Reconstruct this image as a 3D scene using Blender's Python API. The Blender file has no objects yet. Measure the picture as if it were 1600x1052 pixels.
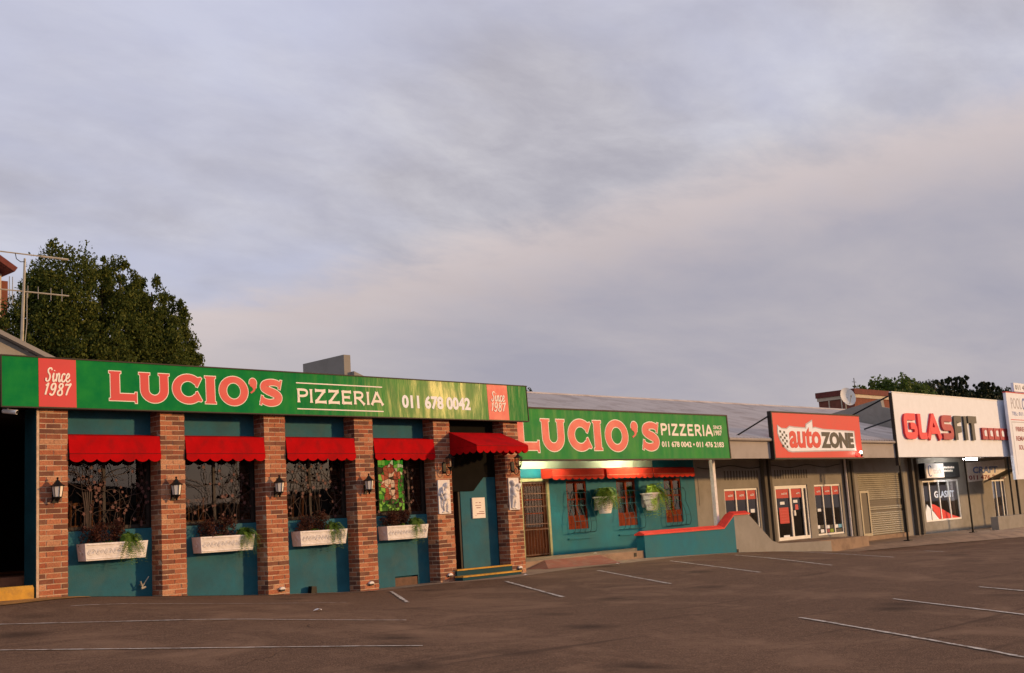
import bpy, bmesh, math, random
import numpy as np
from mathutils import Vector, Matrix, geometry

rad = math.radians
rng = random.Random(11)
sc = bpy.context.scene
col = sc.collection

# ---------------------------------------------------------------- camera
cam_d = bpy.data.cameras.new("camera")
cam = bpy.data.objects.new("camera", cam_d)
col.objects.link(cam)
cam_d.sensor_width = 36.0
cam_d.lens = 41.60
cam_d.clip_start = 0.1
cam_d.clip_end = 3000.0
_m = Matrix(((0.68947097, -0.07098132, -0.72082691, 0.0),
             (-0.72184045, -0.14950099, -0.67571874, -18.49),
             (-0.05980092, 0.98621048, -0.15431378, 1.6),
             (0, 0, 0, 1)))
cam.matrix_world = _m
sc.camera = cam

# ---------------------------------------------------------------- light
SUN_AZ, SUN_EL = rad(43.5), rad(9.0)          # azimuth from the facade normal, towards +X
to_sun = Vector((math.sin(SUN_AZ) * math.cos(SUN_EL), -math.cos(SUN_AZ) * math.cos(SUN_EL), math.sin(SUN_EL)))
sun_d = bpy.data.lights.new("sun", 'SUN')
sun_d.energy = 3.5
sun_d.angle = rad(2.5)
sun_d.color = (1.0, 0.60, 0.27)
sun = bpy.data.objects.new("sun", sun_d)
sun.rotation_euler = (-to_sun).to_track_quat('-Z', 'Y').to_euler()
sun.location = (30, -30, 20)
col.objects.link(sun)

w = bpy.data.worlds.new("World")
sc.world = w
w.use_nodes = True
nt = w.node_tree
nt.nodes.clear()


def N(t, kind, **kw):
    n = t.nodes.new(kind)
    for k, v in kw.items():
        setattr(n, k, v)
    return n


def math_node(t, op, a, b=None, c=None, clamp=False):
    n = t.nodes.new('ShaderNodeMath')
    n.operation = op
    n.use_clamp = clamp
    for i, v in enumerate((a, b, c)):
        if v is None:
            continue
        if isinstance(v, (int, float)):
            n.inputs[i].default_value = v
        else:
            t.links.new(v, n.inputs[i])
    return n.outputs[0]


def mixc(t, fac, a, b):
    n = t.nodes.new('ShaderNodeMix')
    n.data_type = 'RGBA'
    n.blend_type = 'MIX'
    for sock, v in ((n.inputs[0], fac), (n.inputs[6], a), (n.inputs[7], b)):
        if isinstance(v, (int, float)):
            sock.default_value = v
        elif isinstance(v, tuple):
            sock.default_value = (*v[:3], 1)
        else:
            t.links.new(v, sock)
    return n.outputs[2]


def ramp(t, fac, stops, interp='LINEAR'):
    n = t.nodes.new('ShaderNodeValToRGB')
    n.color_ramp.interpolation = interp
    e = n.color_ramp.elements
    while len(e) > 1:
        e.remove(e[-1])
    e[0].position = stops[0][0]
    e[0].color = (*stops[0][1], 1) if isinstance(stops[0][1], tuple) else (stops[0][1],) * 3 + (1,)
    for p, c in stops[1:]:
        x = e.new(p)
        x.color = (*c, 1) if isinstance(c, tuple) else (c, c, c, 1)
    t.links.new(fac, n.inputs[0])
    return n.outputs[0]


def noise(t, vec, scale, detail=4, rough=.55, dist=0.0):
    n = t.nodes.new('ShaderNodeTexNoise')
    n.inputs['Scale'].default_value = scale
    n.inputs['Detail'].default_value = detail
    n.inputs['Roughness'].default_value = rough
    n.inputs['Distortion'].default_value = dist
    if vec is not None:
        t.links.new(vec, n.inputs['Vector'])
    return n.outputs[0]


# sky: a Nishita dusk sky seen through a broken sheet of evening cloud
sky = N(nt, 'ShaderNodeTexSky', sky_type='NISHITA')
sky.sun_disc = False
sky.sun_elevation = SUN_EL
sky.sun_rotation = math.atan2(to_sun.x, to_sun.y)
sky.air_density = 1.4
sky.dust_density = 2.0
sky.ozone_density = 2.0
tc = N(nt, 'ShaderNodeTexCoord')
gen = tc.outputs['Generated']
sep = N(nt, 'ShaderNodeSeparateXYZ')
nt.links.new(gen, sep.inputs[0])
zz = math_node(nt, 'ADD', math_node(nt, 'MAXIMUM', sep.outputs[2], 0.0), 0.18)
comb = N(nt, 'ShaderNodeCombineXYZ')
nt.links.new(math_node(nt, 'DIVIDE', sep.outputs[0], zz), comb.inputs[0])
nt.links.new(math_node(nt, 'DIVIDE', sep.outputs[1], zz), comb.inputs[1])
mp = N(nt, 'ShaderNodeMapping')
mp.inputs['Rotation'].default_value = (0, 0, rad(77))      # cloud ripples run along the cloud edge
mp.inputs['Scale'].default_value = (1.0, 1.55, 1.0)
nt.links.new(comb.outputs[0], mp.inputs[0])
n1 = noise(nt, mp.outputs[0], 1.35, 8, .60, .25)
n2 = noise(nt, mp.outputs[0], 4.6, 7, .62, .35)
mp2 = N(nt, 'ShaderNodeMapping')
mp2.inputs['Rotation'].default_value = (0, 0, rad(77))
mp2.inputs['Scale'].default_value = (.6, .95, 1.0)
nt.links.new(comb.outputs[0], mp2.inputs[0])
n3 = noise(nt, mp2.outputs[0], 1.1, 5, .5, .2)
# signed angle from the long edge of the cloud sheet
dotn = N(nt, 'ShaderNodeVectorMath', operation='DOT_PRODUCT')
dotn.inputs[1].default_value = (0.29470234, 0.02324958, -0.95530623)
nt.links.new(gen, dotn.inputs[0])
edge = math_node(nt, 'ADD', dotn.outputs['Value'], math_node(nt, 'MULTIPLY', math_node(nt, 'SUBTRACT', n1, .5), .09))
edge = math_node(nt, 'ADD', edge, math_node(nt, 'MULTIPLY', math_node(nt, 'SUBTRACT', n2, .5), .05))
SKYK = 1.27
cl_tex = math_node(nt, 'ADD', math_node(nt, 'MULTIPLY', n1, .70), math_node(nt, 'MULTIPLY', n2, .30))
cloud_up = ramp(nt, cl_tex, [(.34, (.335, .318, .372)), (.45, (.405, .386, .435)), (.53, (.470, .450, .495)), (.64, (.575, .555, .585))])
blue_gap = mixc(nt, math_node(nt, 'MULTIPLY', ramp(nt, n3, [(.44, 0.0), (.60, 1.0)]), .66), cloud_up, (.48, .50, .66))
glow = ramp(nt, cl_tex, [(.38, (.47, .405, .415)), (.60, (.565, .485, .485))])
low = ramp(nt, math_node(nt, 'ADD', math_node(nt, 'MULTIPLY', n3, .6), math_node(nt, 'MULTIPLY', n1, .4)),
           [(.40, (.320, .305, .375)), (.60, (.43, .392, .425))])
f_edge = ramp(nt, math_node(nt, 'ADD', math_node(nt, 'MULTIPLY', edge, 2.5), .5), [(.42, 0.0), (.55, 1.0)], 'EASE')
f_low = ramp(nt, math_node(nt, 'ADD', math_node(nt, 'MULTIPLY', edge, 2.5), .5), [(.51, 0.0), (.70, 1.0)], 'EASE')
below = mixc(nt, f_low, glow, low)
clouds = mixc(nt, f_edge, blue_gap, below)
skycol = N(nt, 'ShaderNodeVectorMath', operation='SCALE')
skycol.inputs['Scale'].default_value = 0.10
nt.links.new(sky.outputs[0], skycol.inputs[0])
mixed = mixc(nt, .88, skycol.outputs[0], clouds)
bg = N(nt, 'ShaderNodeBackground')
bg.inputs['Strength'].default_value = SKYK
nt.links.new(mixed, bg.inputs['Color'])
wo = N(nt, 'ShaderNodeOutputWorld')
nt.links.new(bg.outputs[0], wo.inputs[0])

sc.view_settings.view_transform = 'Standard'
sc.view_settings.look = 'None'
sc.view_settings.exposure = 0.0
sc.view_settings.gamma = 1.0
sc.view_settings.use_curve_mapping = False
sc.cycles.max_bounces = 6
sc.cycles.transparent_max_bounces = 12
sc.cycles.use_denoising = True
sc.cycles.sample_clamp_indirect = 6.0

# ---------------------------------------------------------------- materials
MATS = {}


def mat(name, c, rough=.75, var=.18, scale=5.0, bump=0.0, bscale=40.0, metal=0.0, spec=.22, c2=None,
        stretch=None, rand=None, fine=0.0, dirt=None):
    """procedural surface: base colour broken up by two noises, optional bump"""
    m = bpy.data.materials.new(name)
    m.use_nodes = True
    t = m.node_tree
    p = t.nodes['Principled BSDF']
    tcx = N(t, 'ShaderNodeTexCoord')
    vec = tcx.outputs['Object']
    if stretch:
        mpx = N(t, 'ShaderNodeMapping')
        mpx.inputs['Scale'].default_value = stretch
        t.links.new(vec, mpx.inputs[0])
        svec = mpx.outputs[0]
    else:
        svec = vec
    f = noise(t, svec, scale, 6, .6)
    if c2 is None:
        lo = tuple(x * (1 - var) for x in c)
        hi = tuple(min(1, x * (1 + var)) for x in c)
    else:
        lo, hi = c, c2
    cc = ramp(t, f, [(.33, lo), (.67, hi)])
    if rand:                                   # colour by object
        oi = N(t, 'ShaderNodeObjectInfo')
        cc = mixc(t, .82, cc, ramp(t, oi.outputs['Random'], rand, 'CONSTANT'))
        pos = N(t, 'ShaderNodeNewGeometry').outputs['Position']
        cc = mixc(t, ramp(t, noise(t, pos, 38, 5, .65), [(.42, 0.0), (.75, .75)]), cc, (.13, .062, .042))
        cc = mixc(t, ramp(t, noise(t, pos, 2.3, 5, .6), [(.48, 0.0), (.74, .30)]), cc, (.46, .25, .14))
        cc = mixc(t, ramp(t, noise(t, pos, 1.4, 6, .65, .5), [(.52, 0.0), (.72, .5)]), cc, (.12, .055, .042))
    if fine:
        g = noise(t, vec, bscale * 3, 2, .5)
        cc = mixc(t, fine, cc, ramp(t, g, [(.35, tuple(x * .4 for x in lo)), (.65, tuple(min(1, x * 1.7) for x in hi))]))
    if dirt:                                   # blotchy staining of another colour
        dcol, amount, dscale = dirt
        df = ramp(t, noise(t, vec, dscale, 7, .65, .4), [(.48, 0.0), (.68, amount)])
        cc = mixc(t, df, cc, dcol)
    t.links.new(cc, p.inputs['Base Color'])
    r = math_node(t, 'ADD', math_node(t, 'MULTIPLY', math_node(t, 'SUBTRACT', f, .5), .25), rough, clamp=True)
    t.links.new(r, p.inputs['Roughness'])
    p.inputs['Metallic'].default_value = metal
    p.inputs['Specular IOR Level'].default_value = spec
    if bump:
        b = N(t, 'ShaderNodeBump')
        b.inputs['Strength'].default_value = bump
        b.inputs['Distance'].default_value = .02
        t.links.new(noise(t, vec, bscale, 5, .65), b.inputs['Height'])
        t.links.new(b.outputs[0], p.inputs['Normal'])
    MATS[name] = m
    return m


def glass_mat(name, tint, ior=1.9, rough=.02):
    m = bpy.data.materials.new(name)
    m.use_nodes = True
    t = m.node_tree
    t.nodes.clear()
    o = N(t, 'ShaderNodeOutputMaterial')
    tr = N(t, 'ShaderNodeBsdfTransparent')
    tr.inputs[0].default_value = (*tint, 1)
    gl = N(t, 'ShaderNodeBsdfGlossy')
    gl.inputs['Roughness'].default_value = rough
    gl.inputs[0].default_value = (.9, .9, .9, 1)
    tcx = N(t, 'ShaderNodeTexCoord')
    b = N(t, 'ShaderNodeBump')
    b.inputs['Strength'].default_value = .03
    b.inputs['Distance'].default_value = .01
    t.links.new(noise(t, tcx.outputs['Object'], 1.6, 2), b.inputs['Height'])
    t.links.new(b.outputs[0], gl.inputs['Normal'])
    fr = N(t, 'ShaderNodeFresnel')
    fr.inputs[0].default_value = ior
    mx = N(t, 'ShaderNodeMixShader')
    gm = N(t, 'ShaderNodeNewGeometry')             # a ray leaving the pane is not reflected again
    t.links.new(math_node(t, 'MULTIPLY', fr.outputs[0], math_node(t, 'SUBTRACT', 1.0, gm.outputs['Backfacing'])), mx.inputs[0])
    t.links.new(tr.outputs[0], mx.inputs[1])
    t.links.new(gl.outputs[0], mx.inputs[2])
    t.links.new(mx.outputs[0], o.inputs[0])
    MATS[name] = m
    return m


def emit_mat(name, c, s):
    m = bpy.data.materials.new(name)
    m.use_nodes = True
    t = m.node_tree
    p = t.nodes['Principled BSDF']
    p.inputs['Base Color'].default_value = (*c, 1)
    p.inputs['Emission Color'].default_value = (*c, 1)
    p.inputs['Emission Strength'].default_value = s
    MATS[name] = m
    return m


BRICK_STOPS = [(0.000, (0.158, 0.067, 0.046)), (0.190, (0.406, 0.112, 0.055)), (0.280, (0.508, 0.174, 0.085)), (0.440, (0.215, 0.078, 0.048)),
               (0.560, (0.571, 0.224, 0.115)), (0.700, (0.342, 0.096, 0.050)), (0.820, (0.457, 0.140, 0.065)), (0.920, (0.659, 0.337, 0.190))]
mat('brick', (.26, .10, .06), .88, .25, 30, .5, 90, rand=BRICK_STOPS)
mat('mortar', (.56, .41, .29), .95, .2, 12, .4, 120)
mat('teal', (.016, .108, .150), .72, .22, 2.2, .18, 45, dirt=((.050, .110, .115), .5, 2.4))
mat('teal_annex', (.006, .130, .182), .7, .16, 1.6, .25, 35, dirt=((.018, .145, .165), .6, 1.5))
mat('glow_band_green', (.34, .44, .34), .8, .1, 2, .2, 40)  # glow of the tubes put into the colour of the annex band
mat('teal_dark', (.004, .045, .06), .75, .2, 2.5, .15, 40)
# asphalt is built below with cracks, patches and oil
mat('concrete', (.30, .21, .145), .9, .2, 1.4, .35, 45, dirt=((.15, .10, .075), .6, 2.2))
mat('ramp_paint', (.30, .10, .065), .85, .2, 2.2, .3, 50, dirt=((.30, .20, .14), .6, 4))
mat('line_paint', (.54, .46, .40), .9, .3, 9, .3, 60, dirt=((.115, .078, .058), 1.0, 11), fine=.35)
mat('yellow_paint', (.55, .30, .045), .75, .2, 3, .25, 40, dirt=((.22, .13, .06), .6, 5))
mat('yellow_stain', (.40, .20, .06), .85, .25, 2, .4, 60, dirt=((.10, .075, .06), .8, 3))
mat('awning_red', (.42, .004, .006), .85, .16, 2.2, .45, 7, spec=.04, dirt=((.24, .008, .010), .7, 3.0))
mat('awning_dark', (.20, .005, .006), .8, .1, 3)
mat('awning_orange', (.52, .040, .022), .85, .14, 2.2, .4, 7, spec=.04, dirt=((.34, .03, .02), .6, 3.0))
mat('awning_seam', (.75, .30, .18), .8, .1, 3)
mat('white_plaster', (.80, .76, .74), .85, .07, 8, .35, 70, dirt=((.50, .43, .37), .35, 9))
mat('cream', (.84, .77, .70), .6, .05, 4)
mat('sign_red', (.57, .034, .044), .42, .06, 3)
mat('sign_white', (.74, .79, .88), .5, .04, 3)
mat('sign_dark', (.030, .032, .034), .5, .1, 3)
mat('sign_grey', (.42, .42, .47), .5, .08, 3)
mat('sign_blue', (.10, .17, .42), .55, .1, 3)
mat('sign_maroon', (.28, .06, .07), .55, .1, 3)
mat('az_red', (.60, .020, .022), .45, .06, 2)
mat('black_metal', (.014, .013, .012), .5, .2, 12, .1, 60, metal=.4)
mat('rust_metal', (.10, .055, .040), .6, .3, 10, .2, 60, metal=.3)
mat('vine_iron', (.040, .024, .020), .6, .35, 8, .1, 60)
mat('vine_leaf', (.11, .045, .038), .6, .35, 10, .1, 60)
mat('bar_metal', (.022, .095, .115), .55, .2, 10)
mat('frame_dark', (.030, .022, .018), .6, .2, 8)
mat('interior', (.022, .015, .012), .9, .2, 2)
mat('wood_chair', (.34, .17, .075), .5, .25, 6, .1, 40, stretch=(1, 1, .2))
mat('wood_door', (.060, .019, .010), .8, .3, 7, .2, 30, stretch=(3, 3, .4), spec=.04)
mat('wood_window', (.17, .032, .013), .8, .25, 7, .2, 30, stretch=(3, 3, .4), spec=.04)
mat('door_frame', (.30, .30, .16), .6, .12, 4)
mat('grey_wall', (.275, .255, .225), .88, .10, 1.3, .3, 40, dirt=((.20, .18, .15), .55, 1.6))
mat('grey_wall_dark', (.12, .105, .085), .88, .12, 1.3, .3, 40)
mat('fascia', (.36, .325, .305), .8, .08, 1.2, .1, 30, dirt=((.25, .22, .20), .4, 2))
mat('roof_sheet', (.56, .485, .44), .6, .10, .6, .05, 20, stretch=(3, .3, .3), dirt=((.30, .22, .18), .65, .9))
mat('roof_grey', (.25, .235, .225), .85, .1, .8, .2, 12)
mat('coping_red', (.66, .050, .035), .6, .1, 3, .15, 40)
mat('white_frame', (.78, .77, .74), .5, .05, 4)
mat('shutter', (.33, .30, .235), .5, .1, 2, metal=.15)
mat('shutter_dark', (.13, .11, .085), .6, .1, 2)
mat('poster_red', (.46, .010, .012), .5, .1, 4)
mat('poster_blue', (.10, .38, .60), .5, .1, 4)
mat('soffit', (.26, .235, .185), .9, .1, 1.5, .1, 30)
mat('frost', (.78, .72, .64), .5, .06, 6)
mat('shade_black', (.010, .009, .008), .9, .2, 4, spec=.05)  # canopy shade above the entrance, put into the colour
mat('bark', (.060, .042, .030), .95, .3, 6, .8, 25)
mat('house_brick', (.20, .070, .045), .9, .2, 3, .4, 20)
mat('house_cream', (.52, .44, .33), .85, .12, 2, .2, 20)
mat('tile_red', (.15, .042, .034), .8, .25, 5, .4, 20)
mat('dish', (.66, .64, .60), .6, .06, 3)
mat('aerial', (.42, .38, .30), .5, .15, 6, metal=.3)
mat('tile_floor', (.20, .08, .04), .7, .2, 8)
mat('soil', (.05, .03, .02), .95, .2, 10)
mat('opposite', (.06, .052, .045), .9, .2, .4)
glass_mat('glass_dark', (.72, .68, .64), 1.85, .015)
glass_mat('glass_shop', (.62, .60, .56), 1.6, .02)
glass_mat('glass_lantern', (.85, .80, .72), 1.5, .05)
emit_mat('tube_glow', (1.0, .90, .58), 260.0)
emit_mat('tube_violet', (.97, .92, .86), 130.0)
emit_mat('spot_glow', (1.0, .88, .66), 40.0)


def asphalt_mat():
    m = bpy.data.materials.new('asphalt')
    m.use_nodes = True
    t = m.node_tree
    p = t.nodes['Principled BSDF']
    o = N(t, 'ShaderNodeTexCoord').outputs['Object']
    big = noise(t, o, .22, 6, .6, .6)
    cc = ramp(t, big, [(.34, (0.114, 0.065, 0.041)), (.5, (0.146, 0.086, 0.055)), (.66, (0.191, 0.114, 0.073))])
    # aggregate
    st = noise(t, o, 60, 4, .75)
    cc = mixc(t, .68, cc, ramp(t, st, [(.34, (0.039, 0.023, 0.015)), (.5, (0.143, 0.086, 0.056)), (.66, (0.342, 0.216, 0.143))]))
    mid = noise(t, o, 9, 5, .7)
    cc = mixc(t, ramp(t, mid, [(.42, 0.0), (.70, .5)]), cc, (0.089, 0.053, 0.036))
    # oil drips
    vo = N(t, 'ShaderNodeTexVoronoi')
    vo.inputs['Scale'].default_value = .55
    vo.inputs['Randomness'].default_value = 1.0
    t.links.new(o, vo.inputs['Vector'])
    dd = math_node(t, 'ADD', vo.outputs['Distance'], math_node(t, 'MULTIPLY', math_node(t, 'SUBTRACT', mid, .5), .35))
    cc = mixc(t, ramp(t, dd, [(.05, .75), (.24, 0.0)]), cc, (0.049, 0.031, 0.022))
    # paler worn patches and dust
    cc = mixc(t, ramp(t, noise(t, o, .55, 6, .65, .8), [(.50, 0.0), (.66, .55)]), cc, (0.276, 0.170, 0.109))
    # tyre scuffs: long thin streaks
    mpx = N(t, 'ShaderNodeMapping')
    mpx.inputs['Rotation'].default_value = (0, 0, rad(33))
    mpx.inputs['Scale'].default_value = (.16, 2.2, 1)
    t.links.new(o, mpx.inputs[0])
    cc = mixc(t, ramp(t, noise(t, mpx.outputs[0], 1.3, 4, .6, .3), [(.60, 0.0), (.72, .55)]), cc, (0.059, 0.036, 0.026))
    # cracks
    cr = N(t, 'ShaderNodeTexVoronoi', feature='DISTANCE_TO_EDGE')
    cr.inputs['Scale'].default_value = .42
    wob = N(t, 'ShaderNodeVectorMath', operation='ADD')
    t.links.new(o, wob.inputs[0])
    nz = N(t, 'ShaderNodeTexNoise')
    nz.inputs['Scale'].default_value = 1.6
    nz.inputs['Detail'].default_value = 5
    t.links.new(o, nz.inputs['Vector'])
    t.links.new(nz.outputs['Color'], wob.inputs[1])
    t.links.new(wob.outputs[0], cr.inputs['Vector'])
    crack = math_node(t, 'MULTIPLY', ramp(t, cr.outputs['Distance'], [(0.0, 1.0), (.010, 0.0)]), ramp(t, noise(t, o, .3, 3), [(.58, 0.0), (.66, .6)]))
    cc = mixc(t, crack, cc, (0.028, 0.018, 0.013))
    t.links.new(cc, p.inputs['Base Color'])
    p.inputs['Roughness'].default_value = .92
    p.inputs['Specular IOR Level'].default_value = .06
    b = N(t, 'ShaderNodeBump')
    b.inputs['Strength'].default_value = .7
    b.inputs['Distance'].default_value = .012
    t.links.new(math_node(t, 'SUBTRACT', math_node(t, 'ADD', st, math_node(t, 'MULTIPLY', mid, .8)), math_node(t, 'MULTIPLY', crack, 1.5)), b.inputs['Height'])
    t.links.new(b.outputs[0], p.inputs['Normal'])
    MATS['asphalt'] = m


asphalt_mat()


def leaf_mat(name, stops, rough=.6):
    m = bpy.data.materials.new(name)
    m.use_nodes = True
    t = m.node_tree
    p = t.nodes['Principled BSDF']
    g = N(t, 'ShaderNodeNewGeometry')
    cc = ramp(t, g.outputs['Random Per Island'], stops)
    t.links.new(cc, p.inputs['Base Color'])
    p.inputs['Roughness'].default_value = rough
    p.inputs['Specular IOR Level'].default_value = .3
    # thin leaves pass some light
    tl = N(t, 'ShaderNodeBsdfTranslucent')
    t.links.new(cc, tl.inputs[0])
    mx = N(t, 'ShaderNodeMixShader')
    mx.inputs[0].default_value = .32
    o = t.nodes['Material Output']
    t.links.new(p.outputs[0], mx.inputs[1])
    t.links.new(tl.outputs[0], mx.inputs[2])
    t.links.new(mx.outputs[0], o.inputs[0])
    MATS[name] = m
    return m


leaf_mat('leaf_tree', [(0, (.040, .058, .007)), (.55, (.075, .098, .012)), (.85, (.115, .128, .020)), (1, (.15, .155, .03))], .85)
leaf_mat('leaf_mid', [(0, (.035, .060, .010)), (.5, (.070, .115, .018)), (1, (.11, .15, .03))])
leaf_mat('leaf_cedar', [(0, (.012, .022, .009)), (.5, (.022, .036, .014)), (1, (.040, .052, .022))])
leaf_mat('leaf_fern', [(0, (.06, .12, .015)), (.5, (.12, .23, .025)), (1, (.22, .33, .05))])
leaf_mat('leaf_lime', [(0, (.16, .26, .03)), (.5, (.30, .45, .05)), (1, (.45, .58, .09))])
leaf_mat('leaf_red', [(0, (.030, .010, .008)), (.5, (.080, .022, .014)), (1, (.14, .050, .025))])


def sign_mat(name, c_lo, c_hi, r0=.12, r1=.20, spec=.008):
    """glossy sun-faded vinyl: blotchy colour, streaky gloss"""
    m = bpy.data.materials.new(name)
    m.use_nodes = True
    t = m.node_tree
    p = t.nodes['Principled BSDF']
    tcx = N(t, 'ShaderNodeTexCoord')
    o = tcx.outputs['Object']
    f = noise(t, o, 2.4, 6, .62)
    t.links.new(ramp(t, f, [(.35, c_lo), (.66, c_hi)]), p.inputs['Base Color'])
    mpx = N(t, 'ShaderNodeMapping')
    mpx.inputs['Scale'].default_value = (2.6, 1, .55)
    t.links.new(o, mpx.inputs[0])
    g = noise(t, mpx.outputs[0], 1.7, 5, .6)
    t.links.new(ramp(t, g, [(.40, r0), (.58, r1)]), p.inputs['Roughness'])
    p.inputs['Specular IOR Level'].default_value = spec
    p.inputs['Specular Tint'].default_value = (1.0, .78, .36, 1)
    b = N(t, 'ShaderNodeBump')
    b.inputs['Strength'].default_value = .25
    b.inputs['Distance'].default_value = .008
    t.links.new(noise(t, mpx.outputs[0], 2.4, 3, .55), b.inputs['Height'])
    t.links.new(b.outputs[0], p.inputs['Normal'])
    MATS[name] = m
    return m


sign_mat('sign_green', (.006, .175, .050), (.018, .235, .050))
sign_mat('sign_green_pale', (.018, .220, .065), (.030, .270, .055), .40, .55, .05)

# ---------------------------------------------------------------- mesh helpers
class MB:
    def __init__(self):
        self.v = []
        self.f = []
        self.mi = []

    def add(self, vs, fs, m=0):
        b = len(self.v)
        self.v += [tuple(p) for p in vs]
        self.f += [tuple(i + b for i in q) for q in fs]
        self.mi += [m] * len(fs)
        return self

    def box(self, x0, x1, y0, y1, z0, z1, m=0, jit=0.0):
        vs = [(x, y, z) for x in (x0, x1) for y in (y0, y1) for z in (z0, z1)]
        if jit:
            vs = [tuple(c + rng.uniform(-jit, jit) for c in p) for p in vs]
        return self.add(vs, [(0, 1, 3, 2), (4, 6, 7, 5), (0, 4, 5, 1), (2, 3, 7, 6), (0, 2, 6, 4), (1, 5, 7, 3)], m)

    def prism(self, pts, a, b, axis='y', m=0, holes=()):
        """polygon in the plane across `axis`, extruded from a to b; concave shapes and holes are filled"""
        loops = [list(pts)] + [list(h) for h in holes]
        tri = geometry.tessellate_polygon([[Vector((p[0], p[1], 0)) for p in l] for l in loops])
        flat = [p for l in loops for p in l]

        def P(p, t):
            return (p[0], t, p[1]) if axis == 'y' else ((t, p[0], p[1]) if axis == 'x' else (p[0], p[1], t))
        n = len(flat)
        vs = [P(p, a) for p in flat] + [P(p, b) for p in flat]
        fs = [tuple(t) for t in tri] + [tuple(i + n for i in reversed(t)) for t in tri]
        k = 0
        for l in loops:
            for i in range(len(l)):
                j = (i + 1) % len(l)
                fs.append((k + i, k + j, n + k + j, n + k + i))
            k += len(l)
        return self.add(vs, fs, m)

    def strip(self, L, Rr, a, b, m=0):
        """a thick ribbon in the XZ plane given its two edges; safe where it crosses itself"""
        n = len(L)
        vs = []
        for i in range(n):
            e = .00012 * i
            vs += [(L[i][0], a - e, L[i][1]), (Rr[i][0], a - e, Rr[i][1]), (L[i][0], b, L[i][1]), (Rr[i][0], b, Rr[i][1])]
        fs = []
        for i in range(n - 1):
            p, q = 4 * i, 4 * i + 4
            fs += [(p, p + 1, q + 1, q), (p, q, q + 2, p + 2), (p + 1, p + 3, q + 3, q + 1)]
        fs += [(0, 2, 3, 1), (4 * n - 4, 4 * n - 3, 4 * n - 1, 4 * n - 2)]
        return self.add(vs, fs, m)

    def tube(self, pts, r, n=6, m=0, closed=False):
        pts = [Vector(p) for p in pts]
        rs = r if isinstance(r, (list, tuple)) else [r] * len(pts)
        L = len(pts)
        vs = []
        up = None
        for i, p in enumerate(pts):
            a = pts[(i - 1) % L] if (i or closed) else p
            c = pts[(i + 1) % L] if (i < L - 1 or closed) else p
            d = (c - a)
            d = d.normalized() if d.length > 1e-9 else Vector((0, 0, 1))
            if up is None:
                up = Vector((0, 0, 1)) if abs(d.z) < .9 else Vector((1, 0, 0))
            u = d.cross(up)
            if u.length < 1e-6:
                u = d.cross(Vector((1, .3, 0)))
            u.normalize()
            up = u.cross(d).normalized()
            for k in range(n):
                t = 2 * math.pi * k / n
                vs.append(p + (u * math.cos(t) + up * math.sin(t)) * rs[i])
        fs = []
        for i in range(L if closed else L - 1):
            j = (i + 1) % L
            for k in range(n):
                q = (k + 1) % n
                fs.append((i * n + k, i * n + q, j * n + q, j * n + k))
        if not closed:
            fs.append(tuple(range(n))[::-1])
            fs.append(tuple((L - 1) * n + k for k in range(n)))
        return self.add(vs, fs, m)

    def lathe(self, prof, n, c=(0, 0, 0), m=0, phase=0.0, sx=1.0, sy=1.0):
        vs = []
        for r, z in prof:
            for k in range(n):
                t = 2 * math.pi * k / n + phase
                vs.append((c[0] + r * math.cos(t) * sx, c[1] + r * math.sin(t) * sy, c[2] + z))
        fs = []
        for i in range(len(prof) - 1):
            for k in range(n):
                q = (k + 1) % n
                fs.append((i * n + k, i * n + q, (i + 1) * n + q, (i + 1) * n + k))
        fs.append(tuple(range(n))[::-1])
        fs.append(tuple((len(prof) - 1) * n + k for k in range(n)))
        return self.add(vs, fs, m)

    def mesh(self, name):
        me = bpy.data.meshes.new(name)
        me.from_pydata(self.v, [], self.f)
        me.polygons.foreach_set('material_index', self.mi)
        bm = bmesh.new()
        bm.from_mesh(me)
        bmesh.ops.recalc_face_normals(bm, faces=bm.faces)
        bm.to_mesh(me)
        bm.free()
        return me

    def build(self, name, mats, parent=None, smooth=False, **props):
        return link(name, self.mesh(name), mats, parent, smooth, **props)


ORIGIN = {}


def link(name, me, mats, parent=None, smooth=False, **props):
    for m in ([mats] if isinstance(mats, str) else mats or []):
        me.materials.append(MATS[m])
    if smooth:
        me.polygons.foreach_set('use_smooth', [True] * len(me.polygons))
    o = bpy.data.objects.new(name, me)
    col.objects.link(o)
    if parent is not None:
        o.parent = parent
        if parent.name in ORIGIN:
            o.matrix_parent_inverse = Matrix.Translation(-ORIGIN[parent.name])
    for k, v in props.items():
        o[k] = v
    return o


def thing(name, label, cat, loc=(0, 0, 0), group=None, local=False, rot=None):
    """an Empty at a thing's base; parts are modelled in world coordinates unless local"""
    o = bpy.data.objects.new(name, None)
    o.empty_display_size = .1
    col.objects.link(o)
    o.location = loc
    if rot:
        o.rotation_euler = rot
    if not local:
        ORIGIN[o.name] = Vector(loc)
    tag(o, label, cat, group)
    return o


def tag(o, label, cat, group=None):
    o['label'] = label
    o['category'] = cat
    if group:
        o['group'] = group
    return o


def struct(o):
    o['kind'] = 'structure'
    return o


def copy_tree(o, parent=None):
    c = o.copy()
    col.objects.link(c)
    c.parent = parent
    if parent is not None:
        c.matrix_parent_inverse = o.matrix_parent_inverse.copy()
    for ch in list(o.children):
        copy_tree(ch, c)
    return c


def place_copy(root, loc, label, rz=None):
    c = copy_tree(root)
    c.location = loc
    if rz is not None:
        c.rotation_euler.z = rz
    c['label'] = label
    return c


# ---------------------------------------------------------------- ground heights
FX = [-90, 0, 8.5, 9.0, 11, 13, 15, 21, 25.3, 29.6, 35.1, 41, 52, 120, 400]
FZ = [.9, .9, .86, .84, .68, .53, .42, .46, .44, .33, -.06, -.08, -.22, -.4, -.4]


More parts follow.
